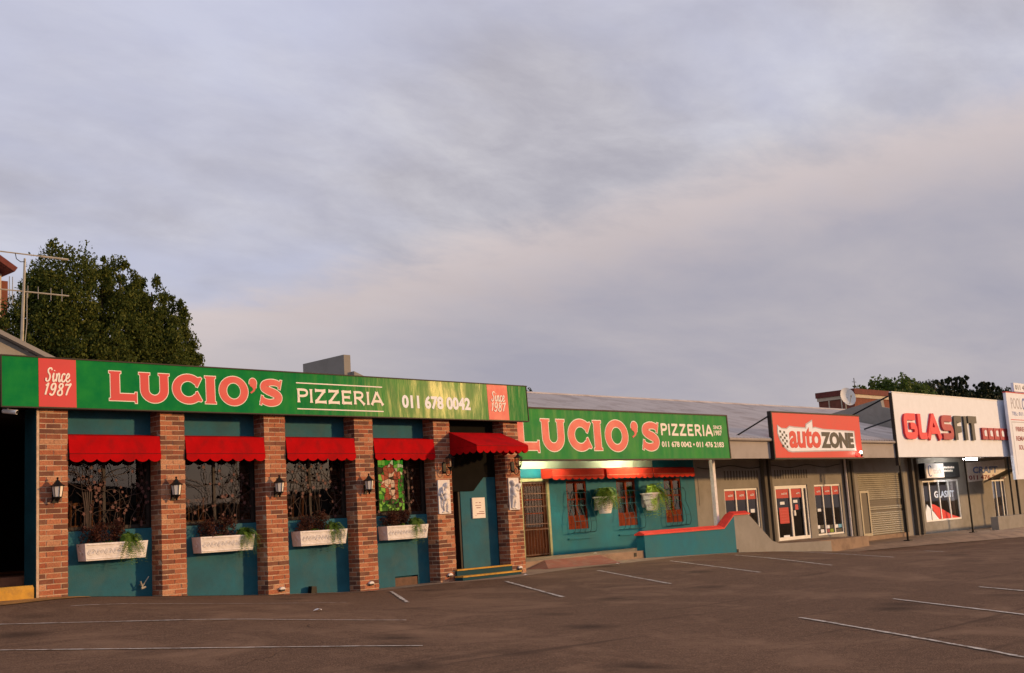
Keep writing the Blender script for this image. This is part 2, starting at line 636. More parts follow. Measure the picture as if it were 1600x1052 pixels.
def B(x):
    return float(np.interp(x, FX, FZ))


def G(x, y):
    t = min(1, max(0, (-y - .3) / 13.5))
    return B(x) * (1 - t)


# ---------------------------------------------------------------- lettering
def catmull(pts, n=8, closed=False):
    out = []
    P = [Vector(p) for p in pts]
    L = len(P)
    for i in range(L if closed else L - 1):
        p1, p2 = P[i], P[(i + 1) % L]
        p0 = P[i - 1] if (i or closed) else p1 * 2 - p2
        p3 = P[(i + 2) % L] if (i + 2 < L or closed) else p2 * 2 - p1
        for k in range(n):
            t = k / n
            out.append(.5 * ((2 * p1) + (-p0 + p2) * t + (2 * p0 - 5 * p1 + 4 * p2 - p3) * t * t + (-p0 + 3 * p1 - 3 * p2 + p3) * t ** 3))
    if not closed:
        out.append(P[-1])
    return out


def offset_poly(pts, d):
    """grow a polygon by d with mitred corners"""
    n = len(pts)
    area = sum(pts[i][0] * pts[(i + 1) % n][1] - pts[(i + 1) % n][0] * pts[i][1] for i in range(n))
    s = 1 if area > 0 else -1
    out = []
    for i in range(n):
        a, b, c = (Vector((*pts[j % n][:2],)) for j in (i - 1, i, i + 1))
        e1 = (b - a)
        e2 = (c - b)
        if e1.length < 1e-7 or e2.length < 1e-7:
            out.append(tuple(b))
            continue
        e1.normalize()
        e2.normalize()
        n1 = Vector((e1.y, -e1.x)) * s
        n2 = Vector((e2.y, -e2.x)) * s
        k = 1 + n1.dot(n2)
        mvec = (n1 + n2) / max(k, .45)
        out.append(tuple(b + mvec * d))
    return out


def ribbon(path, width, nib=None, grow=0.0):
    """polygon along a path; width may be a list; nib = pen angle for calligraphy"""
    n = len(path)
    L, Rr = [], []
    for i, p in enumerate(path):
        a = Vector(path[max(0, i - 1)][:2])
        c = Vector(path[min(n - 1, i + 1)][:2])
        d = (c - a).normalized()
        wd = width[i] if isinstance(width, list) else width
        if nib is not None:
            ang = math.atan2(d.y, d.x)
            wd = wd * (.34 + .66 * abs(math.sin(ang - nib)))
        wd += grow * 2
        nn = Vector((-d.y, d.x))
        q = Vector(p[:2])
        if grow and i == 0:
            q = q - d * grow
        if grow and i == n - 1:
            q = q + d * grow
        L.append(tuple(q + nn * wd / 2))
        Rr.append(tuple(q - nn * wd / 2))
    return L + Rr[::-1]


def lerp_list(vals, n):
    return [float(np.interp(i / (n - 1) * (len(vals) - 1), range(len(vals)), vals)) for i in range(n)]


def arc(cx, cy, rx, ry, a0, a1, n=14):
    return [(cx + rx * math.cos(rad(a0 + (a1 - a0) * i / n)), cy + ry * math.sin(rad(a0 + (a1 - a0) * i / n))) for i in range(n + 1)]


S_SPINE = catmull([(.92, .79), (.76, .875), (.50, .89), (.25, .815), (.20, .675), (.40, .565), (.66, .475), (.83, .345), (.76, .185), (.50, .11), (.25, .145), (.07, .245)], 5)
# each glyph: list of (outline, holes), in a box one unit high; second value its natural width
SLAB = {
    'L': ([([(0, 0), (0, .06), (.05, .08), (.05, .92), (0, .94), (0, 1), (.42, 1), (.42, .94), (.37, .92), (.37, .24), (.92, .24), (.94, .30), (1, .30), (1, -.07), (.94, -.07), (.92, 0)], [])], 1.0),
    'U': ([([(0, 1), (0, .94), (.05, .92), (.05, .42)] + arc(.565, .42, .515, .46, 180, 360)[1:] + [(1.08, .92), (1.13, .94), (1.13, 1), (.73, 1), (.73, .94), (.78, .92), (.78, .42)] + arc(.565, .42, .215, .2, 360, 180)[1:] + [(.35, .92), (.40, .94), (.40, 1)], [])], 1.13),
    'C': ([(arc(.60, .5, .60, .53, 52, 308, 24) + [(1.08, .06), (1.12, .10), (.95, .42), (.89, .40), (.86, .31)] + arc(.60, .5, .30, .29, 318, 42, 18) + [(.86, .69), (.89, .60), (.95, .58), (1.12, .90), (1.08, .94)], [])], 1.15),
    'I': ([([(0, 0), (0, .06), (.05, .08), (.05, .92), (0, .94), (0, 1), (.45, 1), (.45, .94), (.40, .92), (.40, .08), (.45, .06), (.45, 0)], [])], .45),
    'O': ([(arc(.62, .5, .62, .54, 0, 360, 36)[:-1], [arc(.62, .5, .31, .31, 0, 360, 28)[:-1]])], 1.24),
    "'": ([(arc(.17, .84, .17, .17, -70, 200, 14) + [(.03, .72), (.12, .67), (.17, .60), (.13, .54), (.03, .48), (.07, .43), (.22, .52), (.30, .64), (.33, .75)], [])], .35),
    'S': ([(ribbon(S_SPINE, lerp_list([.20, .21, .23, .25, .27, .29, .30, .29, .27, .25, .23, .21], len(S_SPINE))), []),
           ([(.83, .66), (.91, .63), (1.0, .98), (.93, .99)], []), ([(0, .04), (.07, .02), (.16, .36), (.08, .38)], [])], 1.0),
}
# flared wedge-serif capitals as strokes (x0,y0)-(x1,y1) or curves
FLARE = {
    'P': ([[(.12, 0), (.12, 1)], [(.12, .93), (.45, .93), (.62, .86), (.66, .72), (.60, .56), (.42, .48), (.12, .47)]], .70),
    'I': ([[(.12, 0), (.12, 1)]], .24),
    'Z': ([[(.04, .92), (.72, .92)], [(.64, .90), (.10, .10)], [(.02, .08), (.76, .08)]], .78),
    'E': ([[(.12, 0), (.12, 1)], [(.12, .92), (.68, .92)], [(.12, .51), (.58, .51)], [(.12, .08), (.70, .08)]], .72),
    'R': ([[(.12, 0), (.12, 1)], [(.12, .93), (.45, .93), (.60, .86), (.64, .73), (.58, .57), (.42, .50), (.12, .49)], [(.36, .50), (.76, .0)]], .80),
    'A': ([[(.03, 0), (.41, 1)], [(.41, 1), (.82, 0)], [(.18, .30), (.66, .30)]], .85),
}
SCRIPT = {
    'S': ([[(.62, .86), (.56, .98), (.40, 1.0), (.24, .90), (.24, .72), (.38, .56), (.46, .38), (.40, .14), (.22, .02), (.05, .10), (.06, .26)]], .66),
    'i': ([[(.02, .30), (.14, .62), (.10, .30), (.12, .06), (.24, .04), (.36, .20)], [(.17, .80), (.20, .86)]], .32),
    'n': ([[(.06, .62), (.10, .34), (.06, .02)], [(.09, .36), (.24, .60), (.36, .58), (.36, .30), (.36, .06), (.48, .04), (.58, .20)]], .54),
    'c': ([[(.40, .52), (.30, .62), (.12, .54), (.05, .28), (.14, .04), (.32, .04), (.48, .20)]], .44),
    'e': ([[(.06, .28), (.28, .34), (.36, .52), (.24, .64), (.08, .48), (.04, .22), (.16, .03), (.34, .06), (.48, .20)]], .48),
    '1': ([[(.06, .80), (.20, .92), (.26, 1.0), (.18, .50), (.12, .02)]], .36),
    '9': ([[(.46, .78), (.38, .98), (.18, .96), (.07, .72), (.14, .50), (.32, .50), (.46, .78), (.42, .36), (.28, .04), (.08, .04), (.02, .16)]], .54),
    '8': ([[(.30, .54), (.12, .72), (.18, .95), (.36, .98), (.44, .80), (.30, .54), (.08, .34), (.06, .10), (.24, .0), (.42, .10), (.42, .34), (.30, .54)]], .52),
    '7': ([[(.06, .84), (.10, .97), (.28, .92), (.50, 1.0), (.32, .56), (.20, .02)]], .50),
}


def fit(pts, x0, x1, z0, z1, wnat, shear=0.0):
    sx = (x1 - x0) / wnat
    sz = (z1 - z0)
    return [(x0 + p[0] * sx + shear * p[1] * sz, z0 + p[1] * sz) for p in pts]


def slab_letter(ch, x0, x1, z0, z1, parent, y, m_face='sign_red', m_line='cream', grow=.016, t=.006, name='letter'):
    mb, mo = MB(), MB()
    for k, (outer, holes) in enumerate(SLAB[ch][0]):
        o = fit(outer, x0, x1, z0, z1, SLAB[ch][1])
        hs = [fit(h, x0, x1, z0, z1, SLAB[ch][1]) for h in holes]
        mb.prism(o, y - t - .0012 * k, y - .001, holes=hs)
        mo.prism(offset_poly(o, grow), y - t * .45 - .0004 * k, y - .0005, holes=[offset_poly(h, -grow) for h in hs])
    b = mb.build(name, m_face, parent)
    mo.build('letter_outline', m_line, b)
    return b


def stroke_text(txt, font, x0, x1, z0, z1, y, mname, parent, wd, gap=.1, shear=0.0, nib=None, flare=0.0, t=.005, name='lettering', smooth=True):
    """a word drawn with strokes; widths in units of letter height"""
    total = sum(font[c][1] for c in txt) + gap * (len(txt) - 1)
    mb = MB()
    cx = 0.0
    k = 0
    sx = (x1 - x0) / total
    h = z1 - z0
    asp = sx / h
    for c in txt:
        strokes, wn = font[c]
        for s in strokes:
            # work in square units, so that stroke widths stay true
            pts = [((cx + p[0]) * asp, p[1]) for p in s]
            if len(pts) > 2:
                pts = [tuple(q) for q in catmull([(p[0], p[1], 0) for p in pts], 6)]
                wl = wd
            else:
                a, b = Vector(pts[0]), Vector(pts[1])
                pts = [tuple(a.lerp(b, q)) for q in (0, .04, .16, .5, .84, .96, 1)]
                wl = [wd * (1 + flare * e) for e in (1.5, 1.2, .3, 0, .3, 1.2, 1.5)] if flare else wd
            poly = ribbon(pts, wl, nib)
            poly = [(x0 + p[0] * h + shear * p[1] * h, z0 + p[1] * h) for p in poly]
            hn = len(poly) // 2
            mb.strip(poly[:hn], poly[hn:][::-1], y - t - .0007 * (k % 7), y - .0008)
            k += 1
        cx += wn + gap
    return mb.build(name, mname, parent)


def text(body, x0, x1, z0, z1, y, mname, parent, bold=0.0, shear=0.0, t=.004, name='lettering', space=1.0):
    cu = bpy.data.curves.new('txt', 'FONT')
    cu.body = body
    cu.size = 1
    cu.offset = bold
    cu.shear = shear
    cu.space_character = space
    cu.resolution_u = 3
    ob = bpy.data.objects.new('txt', cu)
    col.objects.link(ob)
    bpy.context.view_layer.update()
    dg = bpy.context.evaluated_depsgraph_get()
    me = bpy.data.meshes.new_from_object(ob.evaluated_get(dg))
    bpy.data.objects.remove(ob)
    co = np.empty(len(me.vertices) * 3)
    me.vertices.foreach_get('co', co)
    co = co.reshape(-1, 3)
    mn, mx = co.min(0), co.max(0)
    co2 = np.empty_like(co)
    co2[:, 0] = x0 + (co[:, 0] - mn[0]) / (mx[0] - mn[0]) * (x1 - x0)
    co2[:, 2] = z0 + (co[:, 1] - mn[1]) / (mx[1] - mn[1]) * (z1 - z0)
    co2[:, 1] = y - t
    me.vertices.foreach_set('co', co2.ravel())
    # give the letters an edge
    bm = bmesh.new()
    bm.from_mesh(me)
    r = bmesh.ops.extrude_face_region(bm, geom=bm.faces[:])
    for v in r['geom']:
        if isinstance(v, bmesh.types.BMVert):
            v.co.y = y - .0005
    bmesh.ops.recalc_face_normals(bm, faces=bm.faces)
    bm.to_mesh(me)
    bm.free()
    me.polygons.foreach_set('use_smooth', [False] * len(me.polygons))
    me.name = name
    me.materials.clear()
    o = link(name, me, mname, parent)
    if z1 - z0 < .34:
        o['kind'] = 'stuff'
    return o


# ---------------------------------------------------------------- foliage
def leaf_mesh(name, P, size, up_bias=.3, seed=1, aspect=.55):
    """one small four-cornered leaf per point (numpy arrays)"""
    r = np.random.default_rng(seed)
    n = len(P)
    d = r.normal(size=(n, 3))
    d[:, 2] += up_bias
    d /= np.linalg.norm(d, axis=1)[:, None]
    e = r.normal(size=(n, 3))
    e -= d * (e * d).sum(1)[:, None]
    e /= np.linalg.norm(e, axis=1)[:, None]
    s = size * r.uniform(.6, 1.35, n)[:, None]
    nrm = np.cross(d, e)
    V = np.empty((n, 4, 3))
    V[:, 0] = P - d * s * .5
    V[:, 1] = P + e * s * aspect * .5 + nrm * s * .08
    V[:, 2] = P + d * s * .5
    V[:, 3] = P - e * s * aspect * .5 + nrm * s * .08
    me = bpy.data.meshes.new(name)
    me.vertices.add(n * 4)
    me.vertices.foreach_set('co', V.ravel())
    me.loops.add(n * 4)
    me.loops.foreach_set('vertex_index', np.arange(n * 4, dtype=np.int32))
    me.polygons.add(n)
    me.polygons.foreach_set('loop_start', np.arange(0, n * 4, 4, dtype=np.int32))
    me.polygons.foreach_set('loop_total', np.full(n, 4, dtype=np.int32))
    me.update()
    me.validate()
    return me


def crown_points(lobes, n, seed, clump=.22, nclump=60, fill=.25, rag=.12):
    r = np.random.default_rng(seed)
    vol = np.array([l[3] * l[4] * l[5] for l in lobes]) ** .67
    vol /= vol.sum()
    out = []
    for l, p in zip(lobes, vol):
        k = max(20, int(n * p))
        cn = max(8, int(nclump * len(lobes) * p))
        d = r.normal(size=(cn, 3))
        d /= np.linalg.norm(d, axis=1)[:, None]
        rr = np.where(r.random(cn) < fill, r.uniform(.3, .8, cn), r.uniform(.82, 1.0 + rag, cn))
        C = np.array(l[:3]) + d * rr[:, None] * np.array(l[3:6])
        idx = r.integers(0, cn, k)
        cs = clump * min(l[3:6]) * r.uniform(.6, 1.6, cn)
        g = r.normal(size=(k, 3))
        g *= (r.random(k) ** .45 / np.linalg.norm(g, axis=1))[:, None]
        pts = C[idx] + g * cs[idx][:, None] * 1.75 * np.array([1, 1, 1.25])
        out.append(pts)
    return np.concatenate(out)


def tree(name, label, base, trunk_h, trunk_r, lobes, n, leaf, mname, seed, group=None, clump=.2, nclump=60, fill=.25, up=.3, rag=.12):
    t = thing(name, label, 'tree', base, group)
    mb = MB()
    bx, by, bz = base
    mb.tube([(bx, by, bz - .3), (bx + .05, by, bz + trunk_h * .5), (bx - .03, by + .05, bz + trunk_h)], [trunk_r, trunk_r * .8, trunk_r * .62], 9)
    for l in lobes:
        q = Vector((l[0], l[1], l[2]))
        st = Vector((bx, by, bz + trunk_h * .75))
        md = st.lerp(q, .5) + Vector((rng.uniform(-.2, .2), rng.uniform(-.2, .2), .15))
        mb.tube([st, md, q, q + Vector((0, 0, l[5] * .6))], [trunk_r * .45, trunk_r * .3, trunk_r * .17, trunk_r * .06], 6)
    mb.build('trunk', 'bark', t, smooth=True)
    link('crown', leaf_mesh('crown', crown_points(lobes, n, seed, clump, nclump, fill, rag), leaf, up, seed), mname, t)
    return t


def fern_mesh(name, c, n, length, droop, spread, seed, leaf=.028, back=None, bias=(0, 0)):
    """arching, drooping fronds with paired leaflets"""
    r = random.Random(seed)
    mb = MB()
    for i in range(n):
        a = r.uniform(0, 2 * math.pi)
        L = length * r.uniform(.55, 1.15)
        dx, dy = math.cos(a) * spread + bias[0], math.sin(a) * spread * .7 + bias[1]
        dr = droop * r.uniform(.5, 1.3)
        p0 = Vector((c[0] + r.uniform(-.06, .06), c[1] + r.uniform(-.04, .04), c[2]))
        rise = r.uniform(.15, .5) * L
        pts = []
        for k in range(12):
            t = k / 11
            z = rise * 4 * t * (1 - t) * .9 + (.35 * rise * t) - dr * t * t
            q = p0 + Vector((dx * L * t, dy * L * t, z))
            if back is not None and q.y > back:
                q.y = back - .005
            pts.append(q)
        for k in range(1, 12):
            p, q = pts[k - 1], pts[k]
            d = (q - p)
            if d.length < 1e-6:
                continue
            d.normalize()
            s = d.cross(Vector((0, 0, 1)))
            s = s.normalized() if s.length > 1e-4 else Vector((1, 0, 0))
            lw = leaf * (1.25 - k / 12) * r.uniform(.8, 1.3)
            for sg in (-1, 1):
                for h in (0, .5):
                    o = p.lerp(q, h)
                    e = o + s * sg * lw * 1.6 + d * lw * .9 + Vector((0, 0, r.uniform(-.3, .3) * lw))
                    sd = d * lw * .42
                    mb.add([o - sd * .5, e - sd * .3, e + sd * .6, o + sd], [(0, 1, 2, 3)])
    me = bpy.data.meshes.new(name)
    me.from_pydata(mb.v, [], mb.f)
    return me

# ================================================================ SETTING
def axis(breaks):
    out = []
    for a, b, s in breaks:
        n = max(1, round((b - a) / s))
        out += [a + (b - a) * i / n for i in range(n)]
    out.append(breaks[-1][1])
    return out


gx = axis([(-90, 0, 6), (0, 8.5, .5), (8.5, 9, .5), (9, 11, .5), (11, 13, .5), (13, 15, .5), (15, 21, .5), (21, 25.3, .43), (25.3, 29.6, .43),
           (29.6, 35.1, .5), (35.1, 41, .59), (41, 52, 1.1), (52, 120, 6.8), (120, 400, 40)])
gy = axis([(-160, -40, 15), (-40, -18, 2.75), (-18, -13.8, .6), (-13.8, -.3, .45), (-.3, 4, .6), (4, 40, 6), (40, 260, 30)])
vs = [(x, y, G(x, y)) for x in gx for y in gy]
fs = []
for i in range(len(gx) - 1):
    for j in range(len(gy) - 1):
        a = i * len(gy) + j
        fs.append((a, a + len(gy), a + len(gy) + 1, a + 1))
mb = MB()
mb.add(vs, fs)
ground = struct(mb.build('ground', 'asphalt', smooth=True))


def ground_strip(name, pts_a, pts_b, mname, parent, lift, n=14):
    """a thin sheet following the ground between two edge lines"""
    def sample(pts):
        ls = [0]
        for p, q in zip(pts, pts[1:]):
            ls.append(ls[-1] + math.dist(p, q))
        return [(float(np.interp(t * ls[-1], ls, [p[0] for p in pts])), float(np.interp(t * ls[-1], ls, [p[1] for p in pts]))) for t in [i / n for i in range(n + 1)]]
    A, Bq = sample(pts_a), sample(pts_b)
    m_ = MB()
    K = 4
    vs_ = []
    for a, b in zip(A, Bq):
        for k in range(K + 1):
            x = a[0] + (b[0] - a[0]) * k / K
            y = a[1] + (b[1] - a[1]) * k / K
            vs_.append((x, y, G(x, y) + lift))
    m_.add(vs_, [(i * (K + 1) + k, i * (K + 1) + k + 1, (i + 1) * (K + 1) + k + 1, (i + 1) * (K + 1) + k) for i in range(n) for k in range(K)])
    return m_.build(name, mname, parent)


def line(p, q, wd=.085):
    d = Vector((q[0] - p[0], q[1] - p[1]))
    d.normalize()
    nn = Vector((-d.y, d.x)) * wd / 2
    ea, eb = [], []
    for k in range(41):                       # hand-painted, scuffed edges
        c = Vector(p).lerp(Vector(q), k / 40)
        ja, jb = rng.uniform(.45, 1.2), rng.uniform(.45, 1.2)
        ea.append((c.x + nn.x * ja, c.y + nn.y * ja))
        eb.append((c.x - nn.x * jb, c.y - nn.y * jb))
    ground_strip('parking_line', ea, eb, 'line_paint', ground, .009, 60)


for p, q, wd in [((6.2, -2.66), (10.58, -6.35), .05), ((5.3, -4.9), (8.82, -8.62), .05), ((8.22, -1.71), (12.2, -3.05), .035),
                 ((15.16, -.7), (13.04, -3.57), .075), ((17.66, -1.34), (15.4, -4.87), .08), ((20.51, -1.44), (18.16, -5.1), .08),
                 ((23.79, -1.0), (20.95, -5.29), .08), ((26.68, -.96), (23.2, -5.65), .08), ((29.6, -.75), (26.2, -5.6), .07), ((32.5, -.7), (29.1, -5.5), .07),
                 ((14.06, -10.17), (11.5, -14.6), .08), ((16.92, -10.08), (14.6, -14.3), .08), ((19.18, -10.45), (17.3, -14.2), .08), ((22.1, -10.7), (20.2, -14.4), .08)]:
    line(p, q, wd)
struct(ground_strip('pavement', [(8.95, .36), (13, .36), (17, .36), (19.7, .36), (20.2, 1.02), (25, 1.02), (29.9, 1.02)],
                    [(8.95, -.10), (13, -.16), (16.8, -.34), (18.4, -.85), (20.3, -.5), (23.4, -.38), (29.9, .55)], 'concrete', None, .006, 40))
ground_strip('paint_patch', [(7.2, -.05), (8.6, -.04), (9.25, -.06)], [(7.2, -.9), (8.5, -.62), (9.2, -.42)], 'yellow_stain', ground, .011, 16)

# concrete forecourt in front of the right-hand shops
mb = MB()
nx_, ny_ = 34, 10
vs = []
for i in range(nx_ + 1):
    x = 35.25 + (62 - 35.25) * i / nx_
    yf = float(np.interp(x, [35.2, 37.25, 39.3, 41.4, 46.2, 62], [.95, .65, .2, -.25, -1.1, -2.6]))
    for j in range(ny_ + 1):
        t = j / ny_
        y = yf + (3.05 - yf) * t
        ztop = float(np.interp(x, [35, 40.8, 46.5, 62], [.06, .085, .10, .06]))
        s = min(1, (y - yf) / 1.0)
        vs.append((x, y, (G(x, y) + .012) * (1 - s) + ztop * s))
mb.add(vs, [(i * (ny_ + 1) + j, (i + 1) * (ny_ + 1) + j, (i + 1) * (ny_ + 1) + j + 1, i * (ny_ + 1) + j + 1) for i in range(nx_) for j in range(ny_)])
struct(mb.build('sidewalk', 'concrete', smooth=True))

# ================================================================ PIZZERIA FRONT
PW = .48
PX = [8.785 + 2.14 * k for k in range(6)]
PTOP = 3.865
WY = .33                                   # face of the recessed wall
rb = thing('restaurant_building', 'single storey teal pizzeria with brick pillars and a long green sign above', 'building', (14, .5, .4))
mb = MB()
mb.box(8.9, 16.15, WY, .56, -.1, 1.87)
mb.box(16.15, 16.78, WY, .56, .63, 1.87)
mb.box(16.15, 16.78, .43, .56, -.1, .63)
mb.box(16.78, 17.2, WY, .56, -.1, 1.87)
mb.build('lower_wall', 'teal', rb)
mb = MB()
mb.box(8.9, 17.2, WY, .56, 3.12, 4.3)
mb.build('upper_wall', 'teal', rb)
for k in range(5):
    mb = MB()
    mb.box(PX[k] - .24 if k else 8.56, PX[k] + .24, .345, .56, 1.0, 3.9)
    mb.build('wall_pier', 'interior', rb)
mb = MB()
mb.box(16.15, 16.78, .345, .428, .40, .60)
mb.build('vent_sill', 'rust_metal', rb)
mb = MB()
mb.box(7.9, 19.9, -.012, WY - .005, 3.868, 4.60)
mb.build('sign_backing', 'frame_dark', rb)
mb = MB()
mb.box(3.0, 19.8, .34, 8.5, 4.31, 4.48)
mb.build('roof_slab', 'roof_grey', rb)
mb = MB()                                  # dining room
mb.box(3.0, 17.2, .57, 7.6, .80, 1.2)
mb.build('floor', 'tile_floor', rb)
mb = MB()
mb.box(3.0, 19.6, 7.4, 7.6, 1.0, 4.3)
mb.box(19.45, 19.64, .57, 7.39, 1.0, 4.3)
mb.box(3.0, 3.2, .57, 7.39, 1.0, 4.3)
mb.build('inner_wall', 'interior', rb)
mb = MB()
mb.box(3.21, 19.44, .57, 7.39, 3.75, 3.85)
mb.build('ceiling', 'interior', rb)
mb = MB()
mb.box(19.645, 19.72, .345, 2.99, .2, 4.3)
mb.build('side_wall', 'grey_wall', rb)


# windows with a wrought-iron vine in front of the glass
def vine(mb, ml, x0, x1, z0, z1, y, seed, trunk=False, n=13):
    r = random.Random(seed)

    def leaf(x, z, s):
        a0 = r.uniform(0, 6.28)
        pts = []
        for k in range(10):
            rr = s * (1.0 if k % 2 == 0 else .55)
            a = a0 + k * math.pi / 5
            pts.append((x + rr * math.cos(a), z + rr * math.sin(a)))
        ml.prism(pts, y - .028, y - .022)
    if trunk:
        tx = x0 + (x1 - x0) * .3
        for q in range(5):
            mb.tube([(tx + (q - 2) * .028, y, z0), (tx + (q - 2) * .022 + r.uniform(-.01, .01), y - .01, z0 + .35), (tx + (q - 2) * .04, y, z0 + .62)], .016, 5)
        starts = [(tx + (q - 2) * .04, z0 + .62, r.uniform(25, 155)) for q in range(7)]
    else:
        starts = []
    for k in range(n):
        starts.append((x0 + (x1 - x0) * (k + .5) / n + r.uniform(-.05, .05), z0, r.uniform(70, 110)))
    for (sx, sz, ang) in starts:
        x, z, a = sx, sz, ang
        pts = [(x, y, z)]
        turn = r.uniform(-1, 1)
        for k in range(26):
            turn += r.uniform(-.9, .9)
            turn *= .8
            a += turn * 16
            a += (90 - a) * .12
            x += .058 * math.cos(rad(a))
            z += .058 * math.sin(rad(a))
            if x < x0 + .02 or x > x1 - .02:
                a = 180 - a
                x = min(max(x, x0 + .02), x1 - .02)
            if z > z1:
                break
            pts.append((x, y + r.uniform(-.004, .004), z))
            if r.random() < .17:
                leaf(x + r.uniform(-.05, .05), z + r.uniform(-.04, .04), r.uniform(.026, .044))
            if r.random() < .16:
                b = a + r.choice((-1, 1)) * 60
                q = [(x, y, z)]
                bx, bz = x, z
                for h in range(5):
                    b += r.uniform(-30, 30)
                    bx += .045 * math.cos(rad(b))
                    bz += .045 * math.sin(rad(b))
                    q.append((min(max(bx, x0), x1), y, min(bz, z1)))
                mb.tube(q, .0035, 4)
        if len(pts) > 2:
            mb.tube(pts, .0058, 5)


for k in range(4):
    a, b = PX[k] + .24, PX[k + 1] - .24
    mx = (a + b) / 2 if k < 3 else 16.69
    fr = MB()
    for (x0, x1, z0, z1) in ((a, a + .05, 1.88, 3.12), (b - .05, b, 1.88, 3.12), (a + .05, b - .05, 1.88, 1.94), (a + .05, b - .05, 3.06, 3.12),
                             (mx - .025, mx + .025, 1.94, 3.06)):
        fr.box(x0, x1, .40, .46, z0, z1)
    win = fr.build('window', 'frame_dark', rb)
    for (x0, x1) in ((a + .05, mx - .025), (mx + .025, b - .05)):
        g = MB()
        g.box(x0, x1, .425, .431, 1.94, 3.06)
        g.build('pane', 'glass_dark', win)
    vm, vl = MB(), MB()
    vine(vm, vl, a + .03, b - .03, 1.89, 3.05, .375, 40 + k, trunk=(k == 0), n=13 if k < 3 else 7)
    vm.build('vine_grille', 'vine_iron', win)
    vl.build('iron_leaves', 'vine_leaf', win, kind='stuff')

# coloured leaded panel behind the glass of the last bay
sg = thing('stained_glass_panel', 'lit green and orange leaded glass panel in the window nearest the entrance', 'glass panel', (15.95, .47, 1.95))
sx0, sx1, sz0, sz1 = 15.93, 16.62, 1.97, 3.02
mb = MB()
mb.box(sx0 - .03, sx0, .462, .49, sz0, sz1)
mb.box(sx1, sx1 + .03, .462, .49, sz0, sz1)
mb.box(sx0 - .03, sx1 + .03, .462, .49, sz0 - .03, sz0)
mb.box(sx0 - .03, sx1 + .03, .462, .49, sz1, sz1 + .03)
mb.build('frame', 'black_metal', sg)
emits = [((.05, .36, .025), 1.1), ((.24, .52, .06), 1.2), ((.02, .18, .02), .7), ((.62, .60, .30), 1.3), ((.58, .13, .06), 1.1), ((.42, .08, .04), .9), ((.72, .46, .28), 1.3), ((.015, .03, .015), .3)]
for i, (c, s) in enumerate(emits):
    emit_mat('stained_%d' % i, c, s)
r_ = random.Random(5)
nx_, nz_ = 8, 13
gp = {}
for i in range(nx_ + 1):
    for j in range(nz_ + 1):
        jx = r_.uniform(-.036, .036) if 0 < i < nx_ else 0
        jz = r_.uniform(-.036, .036) if 0 < j < nz_ else 0
        gp[i, j] = (sx0 + (sx1 - sx0) * i / nx_ + jx, sz0 + (sz1 - sz0) * j / nz_ + jz)
panes = [MB() for _ in emits]
lead = MB()
for i in range(nx_):
    for j in range(nz_):
        q = [gp[i, j], gp[i + 1, j], gp[i + 1, j + 1], gp[i, j + 1]]
        cx = sum(p[0] for p in q) / 4
        cz = sum(p[1] for p in q) / 4
        u = (cx - (sx0 + sx1) / 2) / .24
        v_ = (cz - (sz0 + .57 * (sz1 - sz0))) / .40
        d = u * u + v_ * v_ + r_.uniform(-.15, .15)
        if d < .30:
            k = r_.choice([4, 6, 6, 5, 6, 7])
        elif d < 1.0:
            k = r_.choice([4, 4, 5, 5, 6])
        else:
            k = r_.choice([0, 1, 1, 0, 2, 3 if cz > sz1 - .3 else 1, 7])
        cxy = Vector((cx, cz))
        panes[k].prism([tuple(cxy + (Vector(p) - cxy) * .95) for p in q], .470, .478)
        for p, e in ((q[0], q[1]), (q[1], q[2])):
            lead.tube([(p[0], .469, p[1]), (e[0], .469, e[1])], .0035, 4)
for i, p in enumerate(panes):
    if p.v:
        p.build('coloured_panes', 'stained_%d' % i, sg, kind='stuff')
lead.build('lead_strips', 'black_metal', sg)

# entrance between the last two pillars
mb = MB()
mb.box(18.12, 19.22, WY, .56, .40, 3.86)
mb.build('entrance_wall', 'teal', rb)
mb = MB()                                   # added dark panel shaped like the canopy's shadow, stepping up towards the right
mb.prism([(17.5, 2.32), (18.5, 2.32), (18.84, 2.62), (19.2, 2.62), (19.2, 3.87), (17.5, 3.87)], .30, .325)
mb.build('shade_panel', 'shade_black', rb)
mb = MB()
mb.box(17.5, 17.56, .345, .56, .6, 2.6)
mb.box(18.06, 18.118, .345, .56, .6, 2.6)
mb.build('door_frame', 'frame_dark', rb)
mb = MB()
mb.box(17.58, 17.63, .6, 1.35, .68, 2.55)
dl = mb.build('door', 'wood_door', rb)
mb = MB()
mb.tube([(17.655, 1.22, 1.6), (17.70, 1.22, 1.6), (17.70, 1.14, 1.6)], .012, 6)
mb.build('handle', 'black_metal', dl)
mb = MB()
mb.box(17.3, 19.3, .04, .57, .0, .66)
mb.build('entrance_floor', 'tile_floor', rb)
mb = MB()
mb.box(17.53, 19.22, -.06, .038, .0, .64)
st = mb.build('step', 'teal_dark', rb)
mb = MB()
mb.box(17.53, 19.19, -.075, .03, .642, .672)
mb.build('step_nosing', 'yellow_paint', st)
mb = MB()
mb.box(17.46, 19.25, -.30, -.062, .0, .505)
st = mb.build('step', 'teal_dark', rb)
mb = MB()
mb.box(17.46, 19.25, -.315, -.065, .507, .537)
mb.build('step_nosing', 'yellow_paint', st)
mb = MB()
mb.box(18.44, 18.83, .295, .328, 1.72, 2.17)
menu = tag(mb.build('menu_board', 'cream'), 'cream notice board on the teal wall inside the entrance', 'notice board')
mb = MB()
for i, (zz_, l0, l1) in enumerate([(2.06, .10, .16), (2.06, .20, .26), (2.0, .09, .27), (1.95, .12, .25), (1.86, .20, .35), (1.82, .12, .36), (1.78, .08, .10)]):
    mb.box(18.44 + l0, 18.44 + l1, .2925, .2945, zz_ - .006 - (i % 2) * .004, zz_ + .006)
